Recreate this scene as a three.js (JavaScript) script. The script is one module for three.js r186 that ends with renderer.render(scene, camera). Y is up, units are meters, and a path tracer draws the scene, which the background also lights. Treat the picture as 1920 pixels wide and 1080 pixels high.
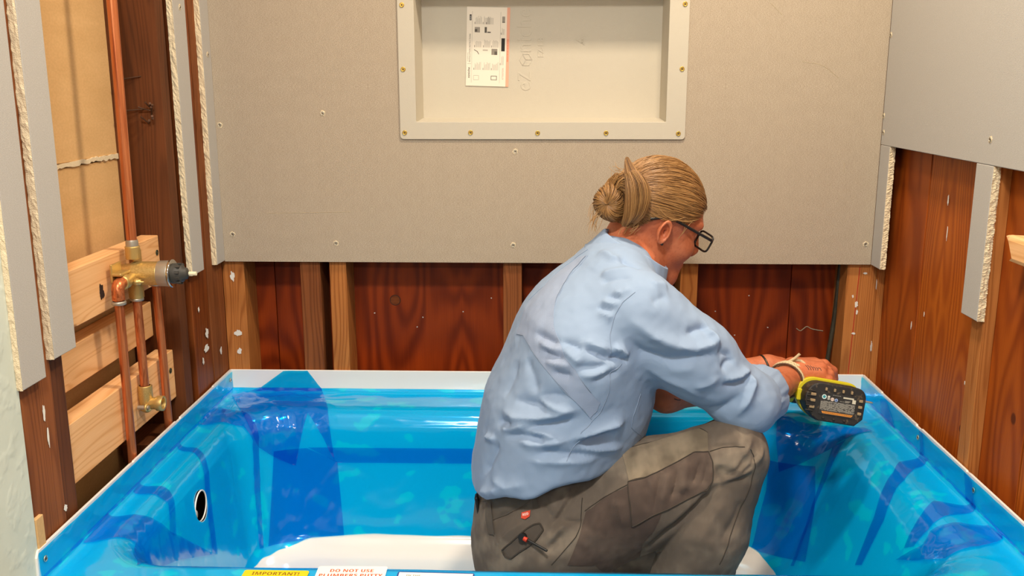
import * as THREE from 'three';
import { RoundedBoxGeometry } from 'three/addons/geometries/RoundedBoxGeometry.js';
import { mergeGeometries, mergeVertices } from 'three/addons/utils/BufferGeometryUtils.js';
import { RectAreaLightUniformsLib } from 'three/addons/lights/RectAreaLightUniformsLib.js';
import { createNoise3D, createNoise2D } from 'simplex-noise';

// ---------- camera, lights, exposure ----------
const scene = new THREE.Scene();
const camera = new THREE.PerspectiveCamera(34.17, 16 / 9, 0.05, 30);
camera.rotation.order = 'YXZ';
camera.position.set(-0.0097, 1.2134, 2.1579);
camera.rotation.set(-0.218, 0.0308, -0.0009);
scene.add(camera);
const renderer = new THREE.WebGLRenderer({ antialias: true });
renderer.toneMapping = THREE.LinearToneMapping;
renderer.toneMappingExposure = 1.12;
renderer.shadowMap.enabled = true;
scene.background = new THREE.Color(0x000000);
RectAreaLightUniformsLib.init();
const CEIL = 2.44;
// the fittings on the ceiling: x, z, width, depth, strength
const LAMPS = [
  { x: 0.30, z: 0.70, w: 0.16, d: 0.16, k: 270, warm: true, label: 'square recessed ceiling light above the bathtub' },
  { x: -0.15, z: 2.05, w: 0.26, d: 0.26, k: 185, label: 'larger square ceiling light in the middle of the bathroom' },
];
// unseen light bar added behind the camera to brighten the scene from the front
const FILL_BAR = { x: -0.35, y: 2.02, w: 0.62, h: 0.13, k: 52 };
const WARM = new THREE.Color().setRGB(1.0, 0.83, 0.62), COOL = new THREE.Color().setRGB(1.0, 0.945, 0.87);

// ---------- helpers ----------
function rng(seed) { let s = seed | 0; return () => { s = (s + 0x6d2b79f5) | 0; let t = Math.imul(s ^ (s >>> 15), 1 | s); t = (t + Math.imul(t ^ (t >>> 7), 61 | t)) ^ t; return ((t ^ (t >>> 14)) >>> 0) / 4294967296; }; }
const R0 = rng(7), n3 = createNoise3D(rng(11)), n2 = createNoise2D(rng(23));
const V = (x, y, z) => new THREE.Vector3(x, y, z);
const clamp = (x, a, b) => Math.min(b, Math.max(a, x)), mix = (a, b, t) => a + (b - a) * t, sstep = (a, b, x) => { const t = clamp((x - a) / (b - a), 0, 1); return t * t * (3 - 2 * t); };
const fbm2 = (x, y, o = 4) => { let s = 0, a = 0.5; for (let i = 0; i < o; i++) { s += a * n2(x, y); x *= 2.03; y *= 2.03; a *= 0.5; } return s; };
const used = {};
function numbered(n) { const k = used[n] = (used[n] ?? -1) + 1; return k ? n + '_' + String(k).padStart(3, '0') : n; }
function shadows(o) { o.castShadow = o.receiveShadow = true; return o; }
function top(o, name, label, category, group) { o.name = numbered(name); scene.add(o); Object.assign(o.userData, { label, category }); if (group) o.userData.group = group; return o; }
function struct(name) { const g = new THREE.Group(); g.name = name; g.userData.kind = 'structure'; scene.add(g); return g; }
function part(name, geo, mat, parent, label) { const m = shadows(new THREE.Mesh(geo, mat)); m.name = name; parent.add(m); if (label) m.userData.label = label; return m; }
// uv in metres by box projection; grain axis runs along v
function metreUV(geo, grain = 'y', off = [0, 0]) {
  const g = geo.index ? geo.toNonIndexed() : geo; const p = g.attributes.position, uv = new Float32Array(p.count * 2);
  const a = V(0, 0, 0), b = V(0, 0, 0), c = V(0, 0, 0), n = V(0, 0, 0), gi = 'xyz'.indexOf(grain);
  for (let i = 0; i < p.count; i += 3) {
    a.fromBufferAttribute(p, i); b.fromBufferAttribute(p, i + 1); c.fromBufferAttribute(p, i + 2);
    n.copy(b).sub(a).cross(c.clone().sub(a)); const w = [Math.abs(n.x), Math.abs(n.y), Math.abs(n.z)];
    const d = w[0] >= w[1] && w[0] >= w[2] ? 0 : w[1] >= w[2] ? 1 : 2;
    let ax = [0, 1, 2].filter((k) => k !== d); if (ax[0] === gi) ax.reverse();
    for (const [j, q] of [[0, a], [1, b], [2, c]]) { uv[(i + j) * 2] = q.getComponent(ax[0]) + off[0]; uv[(i + j) * 2 + 1] = q.getComponent(ax[1]) + off[1]; }
  }
  g.setAttribute('uv', new THREE.BufferAttribute(uv, 2)); return g;
}
// a board between two corners, edges slightly eased
function board(x0, x1, y0, y1, z0, z1, grain = 'y', r = 0.0015) {
  const w = x1 - x0, h = y1 - y0, d = z1 - z0, g = new RoundedBoxGeometry(w, h, d, 1, Math.min(r, w / 3, h / 3, d / 3));
  const o = [R0() * 3, R0() * 3]; const q = metreUV(g, grain, o); q.translate((x0 + x1) / 2, (y0 + y1) / 2, (z0 + z1) / 2); return q;
}
function tex(w, h, fn, srgb = true, rep) {
  const d = new Uint8Array(w * h * 4);
  for (let y = 0; y < h; y++) for (let x = 0; x < w; x++) { const c = fn(x / w, y / h), i = (y * w + x) * 4; d[i] = clamp(c[0], 0, 255); d[i + 1] = clamp(c[1], 0, 255); d[i + 2] = clamp(c[2], 0, 255); d[i + 3] = c[3] ?? 255; }
  const t = new THREE.DataTexture(d, w, h); t.magFilter = THREE.LinearFilter; t.minFilter = THREE.LinearFilter; t.wrapS = t.wrapT = THREE.MirroredRepeatWrapping; if (srgb) t.colorSpace = THREE.SRGBColorSpace;
  if (rep) t.repeat.set(...rep); t.needsUpdate = true; return t;
}
const std = (o) => new THREE.MeshStandardMaterial(o), phys = (o) => new THREE.MeshPhysicalMaterial(o);
const mixc = (a, b, t) => [mix(a[0], b[0], t), mix(a[1], b[1], t), mix(a[2], b[2], t)];

// ---------- wood ----------
function wood(seed, light, dark, o = {}) {
  const nn = createNoise2D(rng(seed)), W = 320, H = 1024, U = 0.32, L = 1.3, kn = o.knots ?? [];
  const f = (u, v) => {
    let x = u * U, y = v * L; let warp = 0.018 * nn(x * 4, y * 0.9) + 0.006 * nn(x * 14, y * 3);
    let kd = 0;
    for (const [kx, ky, kr] of kn) { const dx = x - kx, dy = (y - ky) * 0.45, d = Math.hypot(dx, dy); warp += 0.020 * (kr / 0.012) * Math.exp(-d * d / (kr * kr * 6)) * Math.sign(dx || 1) * Math.min(1, d / kr); kd = Math.max(kd, 1 - sstep(kr * 0.55, kr, Math.hypot(dx, (y - ky) * 0.8))); }
    const ring = 0.5 + 0.5 * Math.sin(6.283 * (o.contour ? (nn(x * 4.2 + 5, y * 0.75) * o.contour + nn(x * 11, y * 2.4) * o.contour * 0.16 + x * 10) : (x + warp) * (o.rings ?? 75) + 1.4 * nn(x * 22, y * 0.6))); const late = Math.pow(ring, o.sharp ?? 3);
    const fib = nn(x * 900, y * 10) * 0.5 + nn(x * 320, y * 3.5) * 0.5, cloud = nn(x * 9, y * 2.2) * 0.6 + nn(x * 30, y * 7) * 0.3;
    let t = clamp(0.18 + (o.ringAmt ?? 0.55) * late + 0.16 * fib + (o.cloud ?? 0.25) * cloud, 0, 1);
    let c = mixc(light, dark, t); if (kd > 0) c = mixc(c, mixc(dark, [30, 12, 5], 0.45), kd * 0.8);
    return [...c, 255];
  };
  const map = tex(W, H, f, true, [1 / U, 1 / L]);
  return phys({ map, bumpMap: map, bumpScale: o.bump ?? 0.0006, roughness: o.rough ?? 0.62, specularIntensity: 0.45 });
}
const M = {};
M.fir = wood(31, [132, 68, 27], [86, 38, 13], { rings: 44, knots: [[0.08, 0.5, 0.010], [0.2, 0.9, 0.008]], sharp: 2, ringAmt: 0.4, cloud: 0.3, rough: 0.5 });
M.firPly = wood(37, [154, 60, 12], [98, 31, 4], { contour: 4.5, sharp: 1.3, ringAmt: 0.55, cloud: 0.3, rough: 0.45 });
M.firRight = wood(41, [184, 98, 28], [134, 58, 12], { contour: 5, knots: [[0.06, 0.35, 0.009], [0.22, 0.75, 0.014], [0.15, 1.1, 0.007]], sharp: 1.6, ringAmt: 0.5, cloud: 0.3, rough: 0.5 });
M.firRightDark = wood(42, [170, 84, 24], [122, 50, 11], { contour: 4, knots: [[0.12, 0.6, 0.010]], sharp: 1.6, ringAmt: 0.5, cloud: 0.3, rough: 0.5 });
M.stud = wood(43, [144, 84, 43], [90, 46, 19], { rings: 90, cloud: 0.35, ringAmt: 0.4, rough: 0.7 });
M.studDark = wood(47, [106, 60, 30], [62, 33, 15], { rings: 80, cloud: 0.4, ringAmt: 0.35, rough: 0.7 });
M.studLight = wood(53, [192, 124, 64], [144, 82, 35], { rings: 110, cloud: 0.3, rough: 0.65 });
M.pine = wood(59, [242, 192, 138], [214, 152, 94], { rings: 60, knots: [[0.1, 0.3, 0.012], [0.22, 0.8, 0.009]], sharp: 5, ringAmt: 0.5, cloud: 0.18, rough: 0.7 });
M.pineGrey = wood(61, [178, 150, 112], [132, 102, 70], { rings: 60, cloud: 0.4, rough: 0.8 });
// ---------- boards and plaster ----------
const boardBump = tex(512, 512, (u, v) => { const a = n2(u * 46, v * 190) * 60 + n2(u * 90, v * 380) * 40; const b = 128 + a; return [b, b, b]; }, false, [5, 5]);
const boardMap = tex(512, 512, (u, v) => { const a = n2(u * 50, v * 150) * 17 + n2(u * 110, v * 300) * 11 + n2(u * 5, v * 6) * 1.5; return [175 + a, 160 + a, 140 + a]; }, true, [5, 5]);
M.backer = std({ map: boardMap, bumpMap: boardBump, bumpScale: 0.00035, roughness: 0.9 });
const plasterBump = tex(256, 256, (u, v) => { const b = 128 + fbm2(u * 30, v * 30, 4) * 150; return [b, b, b]; }, false, [12, 12]);
M.backerGrey = std({ map: tex(512, 512, (u, v) => { const a = n2(u * 55, v * 130) * 8 + n2(u * 120, v * 300) * 6; return [180 + a, 176 + a, 170 + a]; }, true, [5, 5]), bumpMap: boardBump, bumpScale: 0.0003, roughness: 0.9 });
M.gyp = std({ color: 0xe2d0ae, bumpMap: plasterBump, bumpScale: 0.0009, roughness: 0.95 });
M.drywallTan = std({ map: tex(256, 256, (u, v) => { const a = fbm2(u * 3, v * 9, 4) * 8 + n2(u * 60, v * 160) * 5; return [214 + a, 172 + a, 116 + a]; }, true, [1.6, 1.6]), roughness: 0.9 });
M.green = std({ map: tex(256, 256, (u, v) => { const a = fbm2(u * 4, v * 4, 4) * 10; return [206 + a, 214 + a, 202 + a]; }, true, [1, 1]), bumpMap: tex(256, 256, (u, v) => { const b = 128 + Math.max(0, fbm2(u * 9, v * 9, 4)) * 200; return [b, b, b]; }, false, [2, 2]), bumpScale: 0.002, roughness: 0.8 });
M.paint = std({ color: 0xe6e2d8, roughness: 0.9 });
M.paper = std({ color: 0xf1ede2, roughness: 0.8 });
M.roomWall = std({ color: 0xa79d90, roughness: 0.9 });
M.white = std({ color: 0xeeeae4, roughness: 0.85 });
M.dark = std({ color: 0x1c1712, roughness: 0.9 });
M.zinc = std({ color: 0xc9c3b4, metalness: 0.8, roughness: 0.4 });
M.brassScrew = std({ color: 0xd8b45a, metalness: 0.85, roughness: 0.35 });
M.black = std({ color: 0x151515, roughness: 0.45 });

// ---------- the room around the alcove ----------
const HW = 0.764;             // half width between the stud faces
{
  const f = struct('floor'); part('floor_slab', board(-2.3, 1.9, -0.1, 0, -0.3, 3.9, 'x'), std({ color: 0x6f675d, roughness: 0.8 }), f);
  const c = struct('ceiling'); part('ceiling_panel', board(-2.3, 1.9, CEIL, CEIL + 0.1, -0.3, 3.9, 'x'), M.white, c);
  const wf = struct('wall_front'); part('wall_panel', board(-2.3, 1.9, 0, CEIL, 3.8, 3.9), M.roomWall, wf);
  const wl = struct('wall_side'); part('wall_panel', board(-2.3, -2.2, 0, CEIL, -0.3, 3.8), M.roomWall, wl); part('wall_panel', board(-2.2, -0.90, 0, CEIL, 1.7, 1.8), M.roomWall, wl);
}
LAMPS.forEach((l) => {
  const g = top(new THREE.Group(), 'ceiling_light', l.label, 'light'); g.position.set(l.x, CEIL, l.z);
  const rim = 0.025; const fr = []; for (const s of [-1, 1]) { fr.push(new THREE.BoxGeometry(l.w + 2 * rim, 0.03, rim).translate(0, -0.015, s * (l.d + rim) / 2)); fr.push(new THREE.BoxGeometry(rim, 0.03, l.d).translate(s * (l.w + rim) / 2, -0.015, 0)); }
  part('frame', mergeGeometries(fr), M.white, g);
  const dm = std({ color: 0xffffff, emissive: 0xffe8c8, emissiveIntensity: 4, roughness: 0.5 });
  part('diffuser', new THREE.BoxGeometry(l.w, 0.008, l.d).translate(0, -0.012, 0), dm, g);
  const a = new THREE.RectAreaLight(l.warm ? WARM : COOL, l.k, l.w, l.d); a.name = 'lamp_panel'; a.position.set(0, -0.034, 0); a.rotation.x = -Math.PI / 2; g.add(a);
});

{
  const g = top(new THREE.Group(), 'added_fill_light', 'long vanity light on the wall behind the camera', 'light'); g.position.set(FILL_BAR.x, FILL_BAR.y, 3.8);
  part('housing', board(-FILL_BAR.w / 2 - 0.02, FILL_BAR.w / 2 + 0.02, -FILL_BAR.h / 2 - 0.02, FILL_BAR.h / 2 + 0.02, -0.05, 0, 'x', 0.01), M.zinc, g);
  part('diffuser', board(-FILL_BAR.w / 2, FILL_BAR.w / 2, -FILL_BAR.h / 2, FILL_BAR.h / 2, -0.07, -0.05, 'x', 0.008), std({ color: 0xffffff, emissive: 0xffe8c8, emissiveIntensity: 4, roughness: 0.5 }), g);
  const a = new THREE.RectAreaLight(COOL, FILL_BAR.k, FILL_BAR.w, FILL_BAR.h); a.name = 'fill_panel'; a.position.set(0, 0, -0.075); g.add(a);
}
// grey board strip with a torn, crumbly edge. axis 'x': lies on a side wall (face towards side*-x)
function ragged(y0, y1, w0, w1, th, seed, amp = 0.0011, flip = false) {
  // box in local space: width along X [w0,w1] (torn edge at w1), thickness along Z [0,th], height Y
  const N = 300, T = 4, pos = [], idx = [];
  for (let i = 0; i <= N; i++) for (let j = 0; j <= T; j++) {
    const y = mix(y0, y1, i / N), t = j / T; const face = j === T ? 0.35 : 1;
    pos.push(w1 + face * amp * (1.0 * n3(seed, y * 45, t * 1.5) + 0.8 * n3(seed + 9, y * 190, t * 4) + 0.5 * n3(seed + 5, y * 420, t * 6)) - (j === T ? 0.0004 : 0), y, th * t);
  }
  for (let i = 0; i < N; i++) for (let j = 0; j < T; j++) { const a = i * (T + 1) + j, b = a + T + 1; flip ? idx.push(a, a + 1, b, b, a + 1, b + 1) : idx.push(a, b, a + 1, b, b + 1, a + 1); }
  const g = new THREE.BufferGeometry(); g.setAttribute('position', new THREE.Float32BufferAttribute(pos, 3)); g.setIndex(idx); const q = metreUV(g, 'y'); q.computeVertexNormals(); return q;
}
function screw(parent, p, dir, mat = M.zinc, r = 0.0042) {
  const g = new THREE.CylinderGeometry(r, r * 0.8, 0.0016, 14); const h = new THREE.CylinderGeometry(r * 0.42, r * 0.36, 0.0022, 6);
  const m = part('screw', mergeGeometries([g, new THREE.TorusGeometry(r * 0.95, r * 0.22, 6, 14).rotateX(Math.PI / 2).translate(0, 0.0006, 0)]), mat, parent);
  m.position.set(...p); m.quaternion.setFromUnitVectors(V(0, 1, 0), V(...dir)); return m;
}
const driveMat = std({ color: 0x5a4326, roughness: 0.7 });
const tornGeo = (() => { const s = new THREE.Shape(); for (let i = 0; i < 14; i++) { const a = i / 14 * 6.2832, r = 0.0062 + 0.0014 * n2(i * 1.7, 3.3); i ? s.lineTo(r * Math.cos(a), r * Math.sin(a)) : s.moveTo(r, 0); } return new THREE.ExtrudeGeometry(s, { depth: 0.0006, bevelEnabled: false }).translate(0, 0, -0.0004); })();
function screwHead(parent, p, dir, mat, r = 0.0042) {
  const m = screw(parent, p, dir, mat, r); const d = part('screw', new THREE.CylinderGeometry(r * 0.45, r * 0.4, 0.0008, 6).translate(0, 0.0012, 0), driveMat, m); d.name = 'drive';
  return m;
}
function boardScrew(parent, p, dir) { const t = part('torn_paper', tornGeo, M.gyp, parent); t.position.set(...p); t.quaternion.setFromUnitVectors(V(0, 0, 1), V(...dir)); t.rotateZ(p[0] * 37 + p[1] * 11); return screwHead(parent, p, dir, M.zinc, 0.0038); }
function splash(parent, p, dir, w, h, seed, mat = M.paint) {
  const N = 30, s = new THREE.Shape(); for (let i = 0; i < N; i++) { const a = i / N * 6.2832, r = 0.78 + 0.26 * n2(seed + Math.cos(a) * 0.9, Math.sin(a) * 0.9) + 0.10 * n2(seed + Math.cos(a) * 2.6, 7 + Math.sin(a) * 2.6); i ? s.lineTo(Math.cos(a) * r * w / 2, Math.sin(a) * r * h / 2) : s.moveTo(r * w / 2, 0); }
  const m = part('paint_splash', new THREE.ExtrudeGeometry(s, { depth: 0.0005, bevelEnabled: false }), mat, parent); m.position.set(...p); m.quaternion.setFromUnitVectors(V(0, 0, 1), V(...dir)); return m;
}

// ---------- left wall ----------
const wallL = struct('wall_left');
{
  const F = -HW, B = -0.866;
  part('drywall_sheet', board(F - 0.012, F + 0.004, 0.0, CEIL, 0.893, 1.8), M.green, wallL, 'pale green drywall');
  part('drywall_sheet', board(F - 0.012, F + 0.006, 0.0, 0.575, 0.872, 0.893), M.drywallTan, wallL);
  // back of the next room's drywall, seen through the stud bay
  part('drywall_back', board(B - 0.012, B, 1.069, CEIL, 0.10, 0.90), M.drywallTan, wallL);
  part('drywall_back', board(B - 0.012, B - 0.0005, 0, 1.060, 0.10, 0.90), M.drywallTan, wallL);
  { // broken plaster line at the joint of the two sheets
    const pts = []; for (let i = 0; i <= 60; i++) { const z = mix(0.27, 0.76, i / 60); pts.push([z, 1.0655 + 0.0022 * n2(z * 30, 3), 0.004 + 0.002 * n2(z * 60, 9)]); }
    const pos = [], idx = []; pts.forEach(([z, y, h]) => { pos.push(B + 0.003, y + h, z, B + 0.003, y - h, z, B - 0.004, y + h, z, B - 0.004, y - h, z); });
    for (let i = 0; i < 60; i++) { const a = i * 4, b = a + 4; idx.push(a, b, a + 1, b, b + 1, a + 1, a + 2, b + 2, a, b + 2, b, a, a + 1, b + 1, a + 3, b + 1, b + 3, a + 3); }
    const g = new THREE.BufferGeometry(); g.setAttribute('position', new THREE.Float32BufferAttribute(pos, 3)); g.setIndex(idx); part('plaster_joint', metreUV(g), M.gyp, wallL).geometry.computeVertexNormals();
  }
  part('stud', board(B, F, 0, CEIL, 0.797, 0.886), M.stud, wallL);
  part('stud', board(B, F - 0.004, 0, CEIL, 0.752, 0.795), M.studDark, wallL);
  part('stud', board(B, F, 0, CEIL, 0.237, 0.277), M.studDark, wallL);
  part('stud', board(B, F - 0.002, 0, CEIL, 0.100, 0.200), M.fir, wallL);
  part('stud', board(B, F, 0, CEIL, 0.0, 0.098), M.stud, wallL);
  part('bottom_plate', board(B, F, 0, 0.04, 0.277, 0.752, 'z'), M.studDark, wallL);
  // light pine blocking behind the valve
  part('block', board(-0.832, -0.795, 0.806, 0.904, 0.278, 0.751, 'z', 0.002), M.pine, wallL);
  part('block', board(-0.860, -0.822, 0.690, 0.764, 0.278, 0.751, 'z', 0.002), M.pine, wallL);
  part('block', board(-0.822, -0.784, 0.555, 0.660, 0.278, 0.751, 'z', 0.002), M.pine, wallL);
  part('block', board(-0.855, -0.79, 0.40, 0.44, 0.60, 0.75, 'z', 0.002), M.pineGrey, wallL);
  part('block', board(-0.855, -0.79, 0.455, 0.495, 0.279, 0.40, 'z', 0.002), M.studDark, wallL);
  // burn mark from soldering, screws of the blocking
  splash(wallL, [-0.7945, 0.845, 0.545], [1, 0, 0], 0.022, 0.034, 4.4, std({ color: 0x2a160a, roughness: 0.9 }));
  screwHead(wallL, [-0.7948, 0.87, 0.292], [1, 0, 0], std({ color: 0x3f4a36, metalness: 0.5, roughness: 0.5 }), 0.005);
  screwHead(wallL, [-0.7838, 0.62, 0.30], [1, 0, 0], std({ color: 0x3f4a36, metalness: 0.5, roughness: 0.5 }), 0.005);
  // grey strips: [z far, z near, bottom y, seed, lean]
  const strips = [[0.832, 0.898, 0.778, 3], [0.735, 0.805, 0.797, 13], [0.150, 0.220, 0.806, 29], [0.012, 0.066, 0.800, 51]];
  strips.forEach(([z0, z1, y0, s], i) => {
    const b = part('backer_strip', board(F, F + 0.0125, y0, CEIL, z0, z1 - 0.002), M.backerGrey, wallL);
    const e = ragged(y0, CEIL, z0, z1, 0.0125, s, 0.0011, true); e.applyMatrix4(new THREE.Matrix4().makeBasis(V(0, 0, 1), V(0, 1, 0), V(1, 0, 0)).setPosition(F, 0, 0)); e.deleteAttribute('normal'); e.computeVertexNormals(); const te = part('torn_edge', e, M.gyp, b, 'crumbly cream plaster edge'); te.material.side = THREE.DoubleSide;
    if (i > 1) boardScrew(b, [F + 0.013, i === 2 ? 1.36 : 1.27, (z0 + z1) / 2 - 0.004], [1, 0, 0]);
  });
  // nails in the side of the dark stud
  const nail = std({ color: 0x5a4030, metalness: 0.6, roughness: 0.6 });
  const nl = (a, b, r = 0.0016) => { const A = V(...a), B2 = V(...b), L = A.distanceTo(B2), g = new THREE.CylinderGeometry(r, r * 0.8, L, 7).translate(0, L / 2, 0); const m = part('nail', mergeGeometries([g, new THREE.CylinderGeometry(r * 1.6, r * 1.6, 0.001, 8).translate(0, L, 0)]), nail, wallL); m.position.copy(A); m.quaternion.setFromUnitVectors(V(0, 1, 0), B2.sub(A).normalize()); };
  nl([-0.803, 1.222, 0.2785], [-0.840, 1.216, 0.286]); nl([-0.802, 1.158, 0.2785], [-0.840, 1.155, 0.288]);
  for (let i = 0; i < 9; i++) nl([-0.795 + R0() * 0.012, 1.13 + i * 0.004, 0.279], [-0.797 + (R0() - 0.35) * 0.03, 1.135 + i * 0.0045 + (R0() - 0.5) * 0.02, 0.290 + R0() * 0.006], 0.0015);
  // paint splashes on the studs
  [[F + 0.0005, 0.655, 0.13, 0.02, 0.03], [F + 0.0005, 0.622, 0.14, 0.035, 0.02], [F + 0.0006, 0.60, 0.165, 0.012, 0.02], [F + 0.0006, 0.72, 0.17, 0.01, 0.014], [F + 0.001, 0.59, 0.05, 0.016, 0.024], [F + 0.001, 0.72, 0.83, 0.008, 0.03], [F + 0.001, 0.68, 0.826, 0.006, 0.04], [F + 0.001, 0.55, 0.80, 0.012, 0.014]].forEach(([x, y, z, w, h], i) => splash(wallL, [x, y, z], [1, 0, 0], w, h, i * 3.1));
}

// ---------- back wall ----------
const wallB = struct('wall_back');
const NI = { x0: -0.328, x1: 0.313, y0: 1.084, y1: 1.462, rx0: -0.293, rx1: 0.271, ry0: 1.121, ry1: 1.425 };
{
  const studs = [[-HW, -0.712, M.studLight], [-0.578, -0.530, M.stud], [-0.508, -0.468, M.studLight], [-0.097, -0.053, M.stud], [0.318, 0.359, M.studLight], [0.704, HW + 0.020, M.studLight]];
  studs.forEach(([a, b, m]) => { if (a < -0.05 && a > -0.2) { part('stud', board(a, b, 0, 1.06, -0.09, 0), m, wallB); part('stud', board(a, b, 1.48, CEIL, -0.09, 0), m, wallB); } else part('stud', board(a, b, 0, CEIL, -0.09, 0), m, wallB); });
  part('block', board(-0.466, 0.316, 1.062, 1.10, -0.09, 0, 'x'), M.stud, wallB);
  const seams = [-0.90, -0.665, -0.555, -0.29 - 0.2, -0.075, 0.34, 0.60, 0.90];
  for (let i = 0; i < seams.length - 1; i++) part('sheathing_board', board(seams[i] + 0.0008, seams[i + 1] - 0.0008, 0, CEIL, -0.105, -0.09 + 0.001 * (i % 2)), M.firPly, wallB);
  part('bottom_plate', board(-HW, HW, 0, 0.04, -0.09, 0.0, 'x'), M.studDark, wallB);
  // grey backer board around the niche opening
  const sh = new THREE.Shape([new THREE.Vector2(-0.752, 0.798), new THREE.Vector2(0.7515, 0.798), new THREE.Vector2(0.7515, CEIL), new THREE.Vector2(-0.752, CEIL)]);
  sh.holes.push(new THREE.Path([new THREE.Vector2(NI.rx0 - 0.01, NI.ry0 - 0.01), new THREE.Vector2(NI.rx0 - 0.01, NI.ry1 + 0.01), new THREE.Vector2(NI.rx1 + 0.01, NI.ry1 + 0.01), new THREE.Vector2(NI.rx1 + 0.01, NI.ry0 - 0.01)]));
  const g = metreUV(new THREE.ExtrudeGeometry(sh, { depth: 0.012, bevelEnabled: false }), 'y'); const bb = part('backer_board', g, M.backer, wallB, 'large grey backer board panel');
  const sc = [[-0.505, 1.141], [-0.742, 1.115], [-0.729, 0.863], [-0.487, 0.843], [-0.073, 0.840], [-0.068, 1.056], [0.736, 0.846]];
  sc.forEach(([x, y]) => boardScrew(bb, [x, y, 0.0124], [0, 0, 1]));
  // scuffs on the paper face
  [[[0.488, 1.379], [0.515, 1.353]], [[0.566, 1.253], [0.61, 1.245], [0.648, 1.218]], [[0.674, 1.034], [0.675, 1.010]], [[-0.645, 0.912], [-0.45, 0.916]]].forEach((q) => part('scuff', new THREE.TubeGeometry(new THREE.CatmullRomCurve3(q.map(([x, y]) => V(x, y, 0.0118))), 20, 0.0006, 5), M.gyp, bb));
  // the plug in the plywood
  const pl = part('wood_plug', new THREE.TorusGeometry(0.0125, 0.0012, 6, 24), std({ color: 0x4a2008, roughness: 0.7 }), wallB); pl.position.set(-0.368, 0.683, -0.089);
  part('wood_plug', metreUV(new THREE.CylinderGeometry(0.0115, 0.0115, 0.002, 24).rotateX(Math.PI / 2), 'x'), M.fir, wallB).position.set(-0.368, 0.683, -0.089);
  [[-0.74, 0.76, 0.001, 0.012, 0.03], [-0.735, 0.62, 0.001, 0.022, 0.018], [-0.735, 0.575, 0.001, 0.012, 0.02]].forEach(([x, y, z, w, h], i) => splash(wallB, [x, y, z], [0, 0, 1], w, h, i * 5.3));
  const specks = [[-0.42, 0.65], [-0.30, 0.64], [-0.20, 0.655], [-0.315, 0.615], [0.42, 0.66], [0.50, 0.70], [0.55, 0.62], [-0.13, 0.69], [0.47, 0.60]]; specks.forEach(([x, y], i) => splash(wallB, [x, y, -0.0885], [0, 0, 1], 0.004, 0.0035, i * 2.3));
  // red chalk line on the corner stud
  const chalk = part('chalk_line', new THREE.BoxGeometry(0.0018, 0.26, 0.0004), std({ color: 0xb02a16, roughness: 0.9 }), wallB); chalk.position.set(0.728, 0.66, 0.0004); chalk.rotation.z = -0.03;
  [[0.73, 0.70, 0.009, 0.02], [0.733, 0.682, 0.006, 0.014], [0.721, 0.72, 0.005, 0.01], [0.745, 0.775, 0.012, 0.006], [0.729, 0.63, 0.012, 0.006]].forEach(([x, y, w, h], i) => splash(wallB, [x, y, 0.0004], [0, 0, 1], w, h, 40 + i * 5.3));
  // chipped line on the plywood
  const cl = new THREE.CatmullRomCurve3([[0.625, 0.628], [0.635, 0.622], [0.642, 0.627], [0.65, 0.633], [0.66, 0.628], [0.672, 0.625], [0.69, 0.622]].map(([x, y]) => V(x - 0.005, y - 0.01, -0.0888))); part('chip_line', new THREE.TubeGeometry(cl, 30, 0.0012, 5), M.gyp, wallB);
}

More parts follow.
